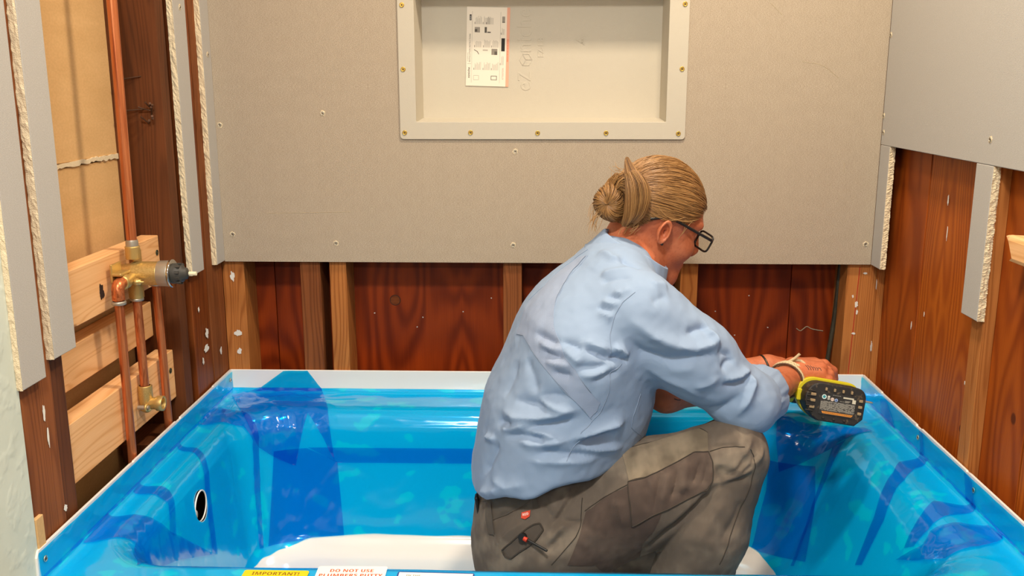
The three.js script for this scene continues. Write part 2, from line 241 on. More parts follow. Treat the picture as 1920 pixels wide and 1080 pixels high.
// ---------- right wall ----------
const wallR = struct('wall_right');
{
  const F = HW, B = 0.786;
  const zs = [-0.088, 0.214, 0.50, 0.682, 0.90, 1.15];
  part('wall_backing', board(B + 0.018, B + 0.03, 0, CEIL, -0.09, 1.15), M.stud, wallR);
  for (let i = 0; i < zs.length - 1; i++) part('sheathing_board', board(B + 0.001 * (i % 2), B + 0.016, 0, CEIL, zs[i] + 0.0014, zs[i + 1] - 0.0014), i % 2 ? M.firRight : M.firRightDark, wallR);
  part('nailer', board(F + 0.007, B, 0, CEIL, 0.001, 0.014), M.studLight, wallR);
  part('stud', board(F, B, 0, CEIL, 0.505, 0.548), M.studLight, wallR);
  part('stud', board(F, B, 0, CEIL, 0.92, 0.962), M.stud, wallR);
  part('bottom_plate', board(F, B, 0, 0.04, 0.04, 1.0, 'z'), M.studDark, wallR);
  const bb = part('backer_board', board(F - 0.0125, F, 1.072, CEIL, 0.013, 1.15), M.backerGrey, wallR, 'grey backer board covering the upper right wall');
  [[1.10, 0.025], [1.136, 0.018], [1.31, 0.02], [1.115, 0.53]].forEach(([y, z]) => boardScrew(bb, [F - 0.0128, y, z], [-1, 0, 0]));
  [[0.013, 0.072, 61, 0.798], [0.487, 0.552, 77, 0.802]].forEach(([z0, z1, s, y0]) => {
    const b = part('backer_strip', board(F - 0.0125, F, y0, 1.0718, z0, z1 - 0.002), M.backerGrey, wallR);
    const e = ragged(y0, 1.0718, z0, z1, 0.0125, s, 0.0013); e.applyMatrix4(new THREE.Matrix4().makeBasis(V(0, 0, 1), V(0, 1, 0), V(-1, 0, 0)).setPosition(F, 0, 0)); part('torn_edge', e, M.gyp, b, 'crumbly cream plaster edge');
  });
  part('drywall_sheet', board(F, F + 0.012, 0, CEIL, 1.15, 3.8), M.roomWall, wallR);
  // broken end of pale blocking near the frame's edge
  const bl = board(0.748, 0.785, 0.925, 0.968, 0.632, 0.915, 'z', 0.008), bp = bl.attributes.position; for (let i = 0; i < bp.count; i++) if (bp.getZ(i) < 0.65) bp.setZ(i, bp.getZ(i) + 0.02 * n3(bp.getX(i) * 60, bp.getY(i) * 60, 2)); bl.computeVertexNormals(); part('block', bl, M.pine, wallR);
  [[F + 0.0065, 0.60, 0.008, 0.012, 0.03], [F + 0.0065, 0.75, 0.008, 0.006, 0.03]].forEach(([x, y, z, w, h], i) => splash(wallR, [x, y, z], [-1, 0, 0], w, h, 70 + i * 5.3));
  [[B, 0.985, 0.31, 0.006, 0.022], [B, 0.92, 0.32, 0.004, 0.03], [B, 0.70, 0.19, 0.005, 0.02], [B, 0.74, 0.25, 0.004, 0.012], [B, 0.66, 0.46, 0.004, 0.01]].forEach(([x, y, z, w, h], i) => splash(wallR, [x - 0.0006, y, z], [-1, 0, 0], w, h, 80 + i * 5.3));
}

// ---------- bathtub ----------
// rings of the basin from the wall flange down to the floor: x left, x right, z back, z front, corner radius, height
const RINGS = [
  [-0.757, 0.757, 0.005, 0.932, 0.004, 0.484], [-0.7505, 0.7505, 0.0115, 0.930, 0.012, 0.4755], [-0.738, 0.738, 0.026, 0.918, 0.03, 0.473],
  [-0.722, 0.712, 0.085, 0.862, 0.09, 0.4735], [-0.711, 0.692, 0.108, 0.842, 0.11, 0.472], [-0.700, 0.672, 0.124, 0.828, 0.12, 0.463],
  [-0.691, 0.655, 0.134, 0.818, 0.125, 0.444], [-0.684, 0.638, 0.142, 0.811, 0.125, 0.415], [-0.668, 0.585, 0.158, 0.795, 0.12, 0.30],
  [-0.652, 0.535, 0.175, 0.778, 0.115, 0.205], [-0.640, 0.512, 0.188, 0.765, 0.11, 0.176], [-0.615, 0.480, 0.214, 0.742, 0.10, 0.157], [-0.58, 0.44, 0.25, 0.705, 0.09, 0.151], [-0.45, 0.32, 0.36, 0.60, 0.06, 0.149], [-0.12, 0.02, 0.47, 0.49, 0.008, 0.147]];
function cat(a, b, c, d, t) { return 0.5 * (2 * b + (c - a) * t + (2 * a - 5 * b + 4 * c - d) * t * t + (3 * b - a - 3 * c + d) * t * t * t); }
function ring(v) { const n = RINGS.length - 1, f = clamp(v, 0, 1) * n, i = Math.min(n - 1, Math.floor(f)), t = f - i, g = (k) => RINGS[clamp(k, 0, n)]; return RINGS[0].map((_, c) => cat(g(i - 1)[c], g(i)[c], g(i + 1)[c], g(i + 2)[c], t)); }
// u in [0,4): 0-1 back (x rising), 1-2 right (z rising), 2-3 front, 3-4 left; corners are centred on whole numbers
function tubPoint(u, v, out = V(0, 0, 0)) {
  const [xl, xr, zb, zf, r, y] = ring(v), C = 0.14; u = ((u % 4) + 4) % 4;
  let k = Math.floor(u + C) % 4, s = u - k; if (u + C >= 4) s = u - 4;          // s in [-C, 1-C)
  const cor = [[xl + r, zb + r, Math.PI], [xr - r, zb + r, 1.5 * Math.PI], [xr - r, zf - r, 0], [xl + r, zf - r, 0.5 * Math.PI]];
  if (s < C) { const a = cor[k][2] + (s + C) / (2 * C) * Math.PI / 2; return out.set(cor[k][0] + r * Math.cos(a), y, cor[k][1] + r * Math.sin(a)); }
  const t = (s - C) / (1 - 2 * C), a0 = cor[k][2] + Math.PI / 2, b = cor[(k + 1) % 4], a1 = b[2];
  const x0 = cor[k][0] + r * Math.cos(a0), z0 = cor[k][1] + r * Math.sin(a0), x1 = b[0] + r * Math.cos(a1), z1 = b[1] + r * Math.sin(a1);
  return out.set(mix(x0, x1, t), y, mix(z0, z1, t));
}
function tubNormal(u, v) { const e = 0.002, a = tubPoint(u - e, v), b = tubPoint(u + e, v), c = tubPoint(u, Math.max(0, v - e)), d = tubPoint(u, Math.min(1, v + e)); const n = b.sub(a).cross(d.sub(c)); n.normalize(); if (n.lengthSq() < 0.5) n.set(0, 1, 0); return n.negate(); }
function gridGeo(U, Vn, f) {   // f(i/U, j/Vn) -> {p, n}
  const P = [], N = [], I = []; for (let i = 0; i <= U; i++) for (let j = 0; j <= Vn; j++) { const { p, n } = f(i / U, j / Vn); P.push(p.x, p.y, p.z); N.push(n.x, n.y, n.z); }
  for (let i = 0; i < U; i++) for (let j = 0; j < Vn; j++) { const a = i * (Vn + 1) + j, b = a + Vn + 1; I.push(a, a + 1, b, b, a + 1, b + 1); }
  const g = new THREE.BufferGeometry(); g.setAttribute('position', new THREE.Float32BufferAttribute(P, 3)); g.setAttribute('normal', new THREE.Float32BufferAttribute(N, 3)); g.setIndex(I); return g;
}
// ----- clipping of a surface by a polygon drawn on it -----
function toTris(geo) { const g = geo.index ? geo.toNonIndexed() : geo, p = g.attributes.position, n = g.attributes.normal, T = []; for (let i = 0; i < p.count; i += 3) { const t = []; for (let j = 0; j < 3; j++) t.push({ p: V().fromBufferAttribute(p, i + j), n: V().fromBufferAttribute(n, i + j) }); T.push(t); } return T; }
function splitPoly(poly, f) {   // -> [f>=0 side, f<0 side]
  const A = [], B = [], d = poly.map((q) => f(q.p));
  for (let i = 0; i < poly.length; i++) {
    const j = (i + 1) % poly.length, a = poly[i], b = poly[j]; (d[i] >= 0 ? A : B).push(a);
    if ((d[i] >= 0) !== (d[j] >= 0)) { const t = d[i] / (d[i] - d[j]), m = { p: a.p.clone().lerp(b.p, t), n: a.n.clone().lerp(b.n, t).normalize() }; A.push(m); B.push(m); }
  }
  return [A.length > 2 ? A : null, B.length > 2 ? B : null];
}
function frameOf(pts) {
  const c = V(0, 0, 0); pts.forEach((p) => c.add(p)); c.divideScalar(pts.length); const n = V(0, 0, 0);
  for (let i = 0; i < pts.length; i++) { const a = pts[i].clone().sub(c), b = pts[(i + 1) % pts.length].clone().sub(c); n.add(a.cross(b)); } n.normalize();
  const x = Math.abs(n.y) < 0.9 ? V(0, 1, 0).cross(n).normalize() : V(1, 0, 0).cross(n).normalize(), y = n.clone().cross(x); return { c, n, x, y };
}
// the piece of a surface inside an outline (3-D points on it), lifted by off; warp(p, n) may add more relief
function patchGeo(tris, outline, off, o = {}) {
  const pts = outline.map((p) => V(...p)), F = frameOf(pts); if (o.facing && F.n.dot(V(...o.facing)) < 0) { F.n.negate(); F.x.negate(); }
  const flat = (p) => { const d = p.clone().sub(F.c); return new THREE.Vector2(d.dot(F.x), d.dot(F.y)); };
  const pol = pts.map(flat); if (THREE.ShapeUtils.area(pol) < 0) pol.reverse();
  const lo = new THREE.Vector2(1e9, 1e9), hi = new THREE.Vector2(-1e9, -1e9); pol.forEach((q) => { lo.min(q); hi.max(q); });
  const far = o.far ?? 0.12, P = [], N = [], conv = THREE.ShapeUtils.triangulateShape(pol, []).map((t) => { const q = t.map((i) => pol[i]); if (THREE.ShapeUtils.area(q) < 0) q.reverse(); return q; });
  const emit = (poly) => { for (let i = 1; i < poly.length - 1; i++) for (const q of [poly[0], poly[i], poly[i + 1]]) { const h = off + (o.warp ? o.warp(q.p, q.n) : 0); P.push(q.p.x + q.n.x * h, q.p.y + q.n.y * h, q.p.z + q.n.z * h); N.push(q.n.x, q.n.y, q.n.z); } };
  for (const t of tris) {
    const m = (t[0].n.dot(F.n) + t[1].n.dot(F.n) + t[2].n.dot(F.n)) / 3; if (m < (o.minDot ?? 0.08)) continue;
    const f = t.map((q) => flat(q.p)); if (Math.max(f[0].x, f[1].x, f[2].x) < lo.x || Math.min(f[0].x, f[1].x, f[2].x) > hi.x || Math.max(f[0].y, f[1].y, f[2].y) < lo.y || Math.min(f[0].y, f[1].y, f[2].y) > hi.y) continue;
    if (Math.abs(t[0].p.clone().sub(F.c).dot(F.n)) > far) continue;
    for (const q of conv) {
      let poly = t; for (let i = 0; i < 3 && poly; i++) { const a = q[i], b = q[(i + 1) % 3]; poly = splitPoly(poly, (p) => { const r = flat(p); return (b.x - a.x) * (r.y - a.y) - (b.y - a.y) * (r.x - a.x); })[0]; }
      if (poly) emit(poly);
    }
  }
  const g = new THREE.BufferGeometry(); g.setAttribute('position', new THREE.Float32BufferAttribute(P, 3)); g.setAttribute('normal', new THREE.Float32BufferAttribute(N, 3));
  if (o.rebuild) { g.deleteAttribute('normal'); const q = mergeVertices(g, 1e-5); q.computeVertexNormals(); return q; }
  return g;
}
// a surface with a round hole cut out of it
function holeGeo(geo, c, axis, r) {
  const x = V(0, 0, 1), y = V(0, 1, 0), P = [], N = []; const put = (poly) => { for (let i = 1; i < poly.length - 1; i++) for (const q of [poly[0], poly[i], poly[i + 1]]) { P.push(q.p.x, q.p.y, q.p.z); N.push(q.n.x, q.n.y, q.n.z); } };
  for (const t of toTris(geo)) {
    if (t[0].p.distanceTo(c) > r * 2) { put(t); continue; }
    let rest = t; for (let i = 0; i < 28 && rest; i++) { const a = i / 28 * 6.2832, d = x.clone().multiplyScalar(Math.cos(a)).addScaledVector(y, Math.sin(a)); const [out, ins] = splitPoly(rest, (p) => p.clone().sub(c).dot(d) - r); if (out) put(out); rest = ins; }
  }
  const g = new THREE.BufferGeometry(); g.setAttribute('position', new THREE.Float32BufferAttribute(P, 3)); g.setAttribute('normal', new THREE.Float32BufferAttribute(N, 3)); return g;
}

M.acrylic = phys({ color: 0xf3efe9, roughness: 0.18, clearcoat: 0.6, clearcoatRoughness: 0.08 });
M.film = phys({ color: new THREE.Color().setRGB(0.03, 0.785, 1.0), map: tex(512, 512, (u, v) => { const b = sstep(0.56, 0.60, n2(u * 5, v * 8) + 0.16 * n2(u * 22, v * 26)); return mixc([250, 240, 255], [255, 255, 255], b); }, true, [1.6, 1.6]), transmission: 1, thickness: 0, roughness: 0.10, ior: 1.5, specularIntensity: 1, side: THREE.DoubleSide });
M.film2 = phys({ color: new THREE.Color().setRGB(0.04, 0.66, 0.92), transmission: 1, thickness: 0, roughness: 0.10, ior: 1.5, specularIntensity: 1, side: THREE.DoubleSide });
const OVER = V(-0.68, 0.390, 0.456);    // overflow hole
const tub = top(new THREE.Group(), 'bathtub', 'white alcove bathtub wrapped in blue protective film', 'bathtub');
const tubGrid = gridGeo(900, 110, (a, b) => ({ p: tubPoint(a * 4, b), n: tubNormal(a * 4, b) }));
{
  // where is the end wall at the hole
  { let a = 0.3, b = 0.7; for (let i = 0; i < 40; i++) { const m = (a + b) / 2; ring(m)[5] > OVER.y ? a = m : b = m; } OVER.x = ring(a)[0]; }
  part('basin', holeGeo(tubGrid, OVER, null, 0.0305), M.acrylic, tub);
  const fl = (x0, x1, y0, y1, z0, z1) => board(x0, x1, y0, y1, z0, z1, 'y', 0.0015);
  part('tiling_flange', fl(-0.760, 0.760, 0.470, 0.530, 0.0005, 0.0052), M.acrylic, tub);
  // the side flanges step down in shallow notches towards the front
  for (const s of [-1, 1]) {
    const top_ = [[0.005, 0.530], [0.13, 0.530], [0.132, 0.5285], [0.33, 0.5290], [0.332, 0.5265], [0.352, 0.5265], [0.356, 0.5290], [0.56, 0.5285], [0.562, 0.5270], [0.575, 0.5285], [0.898, 0.5280]];
    const sh = new THREE.Shape(); sh.moveTo(0.005, 0.47); top_.forEach(([z, y]) => sh.lineTo(z, y)); sh.lineTo(0.904, 0.518); sh.lineTo(0.906, 0.47); sh.closePath();
    const g = new THREE.ExtrudeGeometry(sh, { depth: 0.0045, bevelEnabled: false }); g.applyMatrix4(new THREE.Matrix4().makeBasis(V(0, 0, 1), V(0, 1, 0), V(-1, 0, 0)).setPosition(s > 0 ? 0.7612 : -0.7565, 0, 0)); part('tiling_flange', metreUV(g), M.acrylic, tub);
  }
  part('apron', board(-0.757, 0.757, 0.0, 0.478, 0.926, 0.940, 'x', 0.006), M.acrylic, tub);
  // overflow hole: rim and the pipe behind it
  const ringGeo = new THREE.TorusGeometry(0.0303, 0.0016, 8, 40).rotateY(Math.PI / 2); part('overflow_rim', ringGeo, M.acrylic, tub).position.copy(OVER);
  part('overflow_pipe', new THREE.LatheGeometry([[0.0, 0.03], [0.010, 0.03], [0.017, 0.022], [0.019, 0.0], [0.019, -0.02]].map(([r, y]) => new THREE.Vector2(r, y)), 24).rotateZ(-Math.PI / 2), M.acrylic, tub).position.set(OVER.x - 0.036, OVER.y - 0.016, OVER.z + 0.012);
}
// film: one layer over flanges, deck and walls, a second one wherever two sheets overlap
const crumple = (p) => {
  const z1 = Math.exp(-((p.x + 0.60) ** 2 / 0.03 + (p.z - 0.10) ** 2 / 0.012)), z2 = Math.exp(-((p.x - 0.66) ** 2 / 0.014 + (p.z - 0.12) ** 2 / 0.02)), z3 = Math.exp(-((p.x - 0.66) ** 2 / 0.008 + (p.z - 0.78) ** 2 / 0.012)), z4 = Math.exp(-((p.x + 0.68) ** 2 / 0.006 + (p.z - 0.70) ** 2 / 0.01));
  const a = 0.0004 + 0.0026 * clamp(z1 + z2 * 0.7 + z3 * 0.6 + z4 * 0.3, 0, 1);
  const r = 1 - Math.abs(n3(p.x * 5 + 3, p.y * 9, p.z * 12)), r2 = 1 - Math.abs(n3(p.x * 11, p.y * 14 + 7, p.z * 20));
  return a * (1.2 * r * r + 0.5 * r2 * r2) - a * 0.3;
};
const filmEnd = (u) => { const k = ((u % 4) + 4) % 4, right = sstep(0.85, 1.15, k) * (1 - sstep(1.9, 2.2, k)), left = k > 2 ? sstep(2.85, 3.15, k) : 1 - sstep(0.02, 0.22, k); return 0.665 + 0.075 * right + 0.07 * left + 0.006 * n2(Math.cos(u * 1.5708) * 6, Math.sin(u * 1.5708) * 6); };
const filmBase = gridGeo(900, 90, (a, b) => { const u = a * 4, v = b * filmEnd(u), n = tubNormal(u, v), p = tubPoint(u, v); p.addScaledVector(n, 0.0012 + crumple(p)); return { p, n }; });
{
  filmBase.deleteAttribute('normal'); filmBase.computeVertexNormals();
  part('protective_film', metreUV(holeGeo(filmBase, OVER, null, 0.0312)), M.film, tub, 'blue film over deck and walls');
  for (const s of [-1, 1]) { // film on the side flanges
    const z0 = 0.006, pos = [], idx = [], N = 160; for (let i = 0; i <= N; i++) for (let j = 0; j <= 8; j++) { const z = mix(z0, 0.902, i / N), y = mix(0.476, 0.5255, j / 8); pos.push(s * (0.7555 - 0.0008 * n3(z * 18, y * 60, s) - 0.0008), y, z); } for (let i = 0; i < N; i++) for (let j = 0; j < 8; j++) { const a = i * 9 + j, b = a + 9; idx.push(a, b, a + 1, b, b + 1, a + 1); }
    const g = new THREE.BufferGeometry(); g.setAttribute('position', new THREE.Float32BufferAttribute(pos, 3)); g.setIndex(idx); g.computeVertexNormals(); part('protective_film', metreUV(g), M.film, tub, s < 0 ? 'blue film on the left flange' : 'blue film on the right flange');
  }
}

// outlines of the second film layers, traced on the tub's surface
const FILM = {
  A: [[-0.755,0.4807,0.5542],[-0.7016,0.465,0.5513],[-0.6923,0.4477,0.5566],[-0.6807,0.3922,0.5885],[-0.683,0.4081,0.6104],[-0.6942,0.4525,0.5791],[-0.7032,0.4667,0.5887],[-0.7539,0.479,0.5873]],
  B: [[-0.7542,0.4794,0.3565],[-0.7064,0.4693,0.3709],[-0.6909,0.4437,0.3817],[-0.6819,0.4009,0.4021],[-0.6638,0.2723,0.4339],[-0.6663,0.2886,0.4561],[-0.6834,0.4111,0.4244],[-0.6929,0.4493,0.4046],[-0.708,0.4704,0.3944],[-0.7545,0.4799,0.3717]],
  C: [[-0.7565,0.4833,0.6844],[-0.7099,0.4715,0.6664],[-0.6934,0.4506,0.6427],[-0.6836,0.412,0.6081],[-0.6648,0.2793,0.447],[-0.6746,0.3467,0.5927],[-0.6377,0.4731,0.8431],[-0.6899,0.4521,0.7293],[-0.7534,0.4783,0.7809]],
  D: [[-0.7544,0.4797,0.1328],[-0.6772,0.4692,0.1544],[-0.6537,0.4443,0.1697],[-0.6435,0.327,0.1973],[-0.6306,0.1833,0.2392],[-0.6374,0.186,0.2491],[-0.6582,0.4189,0.1896],[-0.6761,0.452,0.1904],[-0.7172,0.4734,0.2232],[-0.7565,0.4832,0.2527]],
  E1: [[-0.7565,0.527,0.59],[-0.7565,0.527,0.56],[-0.7565,0.484,0.56],[-0.7565,0.486,0.59]],
  E2: [[-0.7565,0.5253,0.7879],[-0.7565,0.522,0.6688],[-0.7565,0.4867,0.6761],[-0.7565,0.4847,0.7765],[-0.7565,0.4903,0.7939]],
  E3: [[-0.7565,0.5267,0.3536],[-0.7565,0.5204,0.2209],[-0.7565,0.4884,0.2274],[-0.7565,0.4867,0.3619]],
  F: [[0.6335,0.4289,0.2124],[0.657,0.4516,0.2248],[0.5903,0.3144,0.2569],[0.5344,0.204,0.3221],[0.5309,0.1981,0.3115],[0.5865,0.3103,0.2485]],
  G: [[0.6793,0.4674,0.4361],[0.7037,0.4734,0.3994],[0.7536,0.4785,0.3742],[0.7553,0.4812,0.4035],[0.725,0.4732,0.4292],[0.6844,0.4696,0.4777],[0.6359,0.4106,0.5239],[0.5968,0.325,0.5368],[0.5917,0.3139,0.517],[0.6311,0.4004,0.4872]],
  H: [[0.6342,0.407,0.6267],[0.6698,0.4612,0.6019],[0.7004,0.4733,0.5747],[0.7567,0.4922,0.6011],[0.7557,0.4819,0.6172],[0.693,0.4722,0.6351],[0.6635,0.455,0.6495],[0.6417,0.4224,0.6484]],
  I: [[0.5124,0.3709,0.1495],[0.6013,0.3802,0.2021],[0.5488,0.2297,0.3516],[0.4685,0.1796,0.205],[0.4884,0.2379,0.1806],[0.5062,0.3029,0.1644]],
  J: [[0.6634,0.4549,0.6581],[0.7518,0.4765,0.6715],[0.7552,0.481,0.7188],[0.7032,0.4734,0.7473],[0.6511,0.453,0.7486],[0.6232,0.383,0.6249],[0.6489,0.4357,0.6698]],
  K1: [[0.7567,0.5158,0.1351],[0.7567,0.528,0.17],[0.7557,0.4819,0.2335],[0.7559,0.4822,0.1454]],
  K2: [[0.541,0.472,0.108],[0.5758,0.4576,0.1323],[0.6472,0.4622,0.1733],[0.6984,0.4731,0.2124],[0.7091,0.4735,0.2306],[0.6763,0.466,0.2298],[0.655,0.4507,0.2205],[0.6334,0.4283,0.2131],[0.5332,0.3475,0.1612],[0.527,0.4138,0.143]],
  K3: [[0.7567,0.527,0.355],[0.7567,0.527,0.3722],[0.7567,0.4856,0.3893],[0.7547,0.4801,0.371]],
  K4: [[0.7599,0.5285,0.5601],[0.7567,0.5226,0.5939],[0.7557,0.4819,0.6072],[0.7552,0.481,0.5773]],
  L1: [[-0.7032,0.4781,0.0086],[-0.6286,0.5283,0.0052],[-0.5711,0.5287,0.0051],[-0.5388,0.4848,0.0052],[-0.4988,0.4702,0.1135],[-0.4799,0.3571,0.15],[-0.5089,0.4171,0.1416],[-0.5429,0.4625,0.1244],[-0.57,0.3458,0.1528],[-0.6471,0.4019,0.182],[-0.7491,0.4748,0.0366]],
  L2: [[-0.6171,0.3854,0.1625],[-0.5448,0.3884,0.1459],[-0.4742,0.3571,0.15],[-0.458,0.1824,0.1829],[-0.5517,0.1783,0.1881],[-0.6228,0.1828,0.2278]],
  M: [[-0.5412,0.3899,0.1457],[-0.1456,0.3907,0.1456],[-0.1491,0.3559,0.1502],[-0.4728,0.355,0.1503]],
};
{
  const src = toTris(holeGeo(filmBase, OVER, null, 0.0312)); tub.children.filter((o) => o.name === 'protective_film').slice(1).forEach((o) => src.push(...toTris(o.geometry)));
  src.push(...toTris(new THREE.PlaneGeometry(1.512, 0.053, 200, 8).translate(0, 0.5025, 0.0056)));
  const loose = { L1: 0.0035, D: 0.003, K2: 0.002, J: 0.002, C: 0.0006 };
  for (const k in FILM) {
    const up = k[0] === 'E' ? [1, 0, 0] : /K[134]/.test(k) ? [-1, 0, 0] : k === 'L2' || k === 'M' || k === 'I' ? [-0.2, 0.3, 1] : k === 'L1' ? [0.1, 0.6, 1] : k === 'K2' ? [-0.5, 0.7, 0.8] : FILM[k][0][0] < 0 ? [1, 1, 0.1] : [-1, 1, 0.1];
    const a = loose[k] ?? 0.0004, s = FILM[k][0][0] * 40;
    const g = patchGeo(src, FILM[k], 0.0009, { facing: up, far: 0.3, minDot: -0.2, rebuild: true, warp: (p) => { const r = 1 - Math.abs(n3(p.x * 8 + s, p.y * 11, p.z * 8)), q = 1 - Math.abs(n3(p.x * 18 + s, p.y * 22, p.z * 18)); return a * (r * r * 0.8 + q * q * q * 0.5); } });
    part('protective_film', g, M.film2, tub, 'second overlapping layer of blue film');
  }
  // small screws through the flanges
  for (const [x, z] of [[-0.7555, 0.02], [-0.7555, 0.885], [0.7555, 0.35], [0.7555, 0.60]]) screwHead(tub, [x, 0.508, z], [-Math.sign(x), 0, 0], M.zinc, 0.0045);
}
// printed stickers on the front deck
function canvasTex(w, h, draw) { const c = document.createElement('canvas'); c.width = w; c.height = h; const x = c.getContext('2d'); draw(x, w, h); const t = new THREE.CanvasTexture(c); t.colorSpace = THREE.SRGBColorSpace; t.magFilter = THREE.LinearFilter; return t; }
function sticker(name, x0, x1, z0, z1, draw, label, lean = 0) {
  const w = x1 - x0, d = z1 - z0, s = new THREE.Shape(), r = 0.005; s.moveTo(-w / 2 + r, -d / 2); s.lineTo(w / 2 - r, -d / 2); s.quadraticCurveTo(w / 2, -d / 2, w / 2, -d / 2 + r); s.lineTo(w / 2, d / 2 - r); s.quadraticCurveTo(w / 2, d / 2, w / 2 - r, d / 2); s.lineTo(-w / 2 + r, d / 2); s.quadraticCurveTo(-w / 2, d / 2, -w / 2, d / 2 - r); s.lineTo(-w / 2, -d / 2 + r); s.quadraticCurveTo(-w / 2, -d / 2, -w / 2 + r, -d / 2);
  const g = new THREE.ExtrudeGeometry(s, { depth: 0.0004, bevelEnabled: false }), uv = g.attributes.uv, p = g.attributes.position; for (let i = 0; i < p.count; i++) uv.setXY(i, p.getX(i) / w + 0.5, p.getY(i) / d + 0.5);
  const m = part(name, g, std({ map: canvasTex(512, Math.round(512 * d / w), draw), roughness: 0.4 }), tub, label); m.rotation.set(-Math.PI / 2, 0, lean); m.position.set((x0 + x1) / 2, 0.4762, (z0 + z1) / 2);
}
sticker('sticker', -0.462, -0.362, 0.8535, 0.917, (c, w, h) => { c.fillStyle = '#f2c81e'; c.fillRect(0, 0, w, h); c.fillStyle = '#7a5a08'; c.font = 'bold 62px sans-serif'; c.textAlign = 'center'; c.fillText('IMPORTANT!', w / 2, 74); c.fillStyle = '#e9b80e'; c.fillRect(20, 100, w - 40, h); }, 'yellow sticker reading IMPORTANT!');
sticker('sticker', -0.350, -0.243, 0.838, 0.917, (c, w, h) => { c.fillStyle = '#f4efe6'; c.fillRect(0, 0, w, h); c.fillStyle = '#c8431c'; c.font = 'bold 56px sans-serif'; c.textAlign = 'center'; c.fillText('DO NOT USE', w / 2, 84); c.fillText('PLUMBERS PUTTY', w / 2, 150); }, 'white sticker reading DO NOT USE PLUMBERS PUTTY', 0.02);
sticker('sticker', -0.226, -0.108, 0.8525, 0.917, (c, w, h) => { c.fillStyle = '#27408a'; c.fillRect(0, 0, w, h); c.fillStyle = '#f2efe8'; c.fillRect(10, 10, w - 20, h); c.fillStyle = '#8a8a86'; c.font = 'bold 30px sans-serif'; c.fillText('IN THE', 60, 60); }, 'white sticker with a blue border', -0.02);

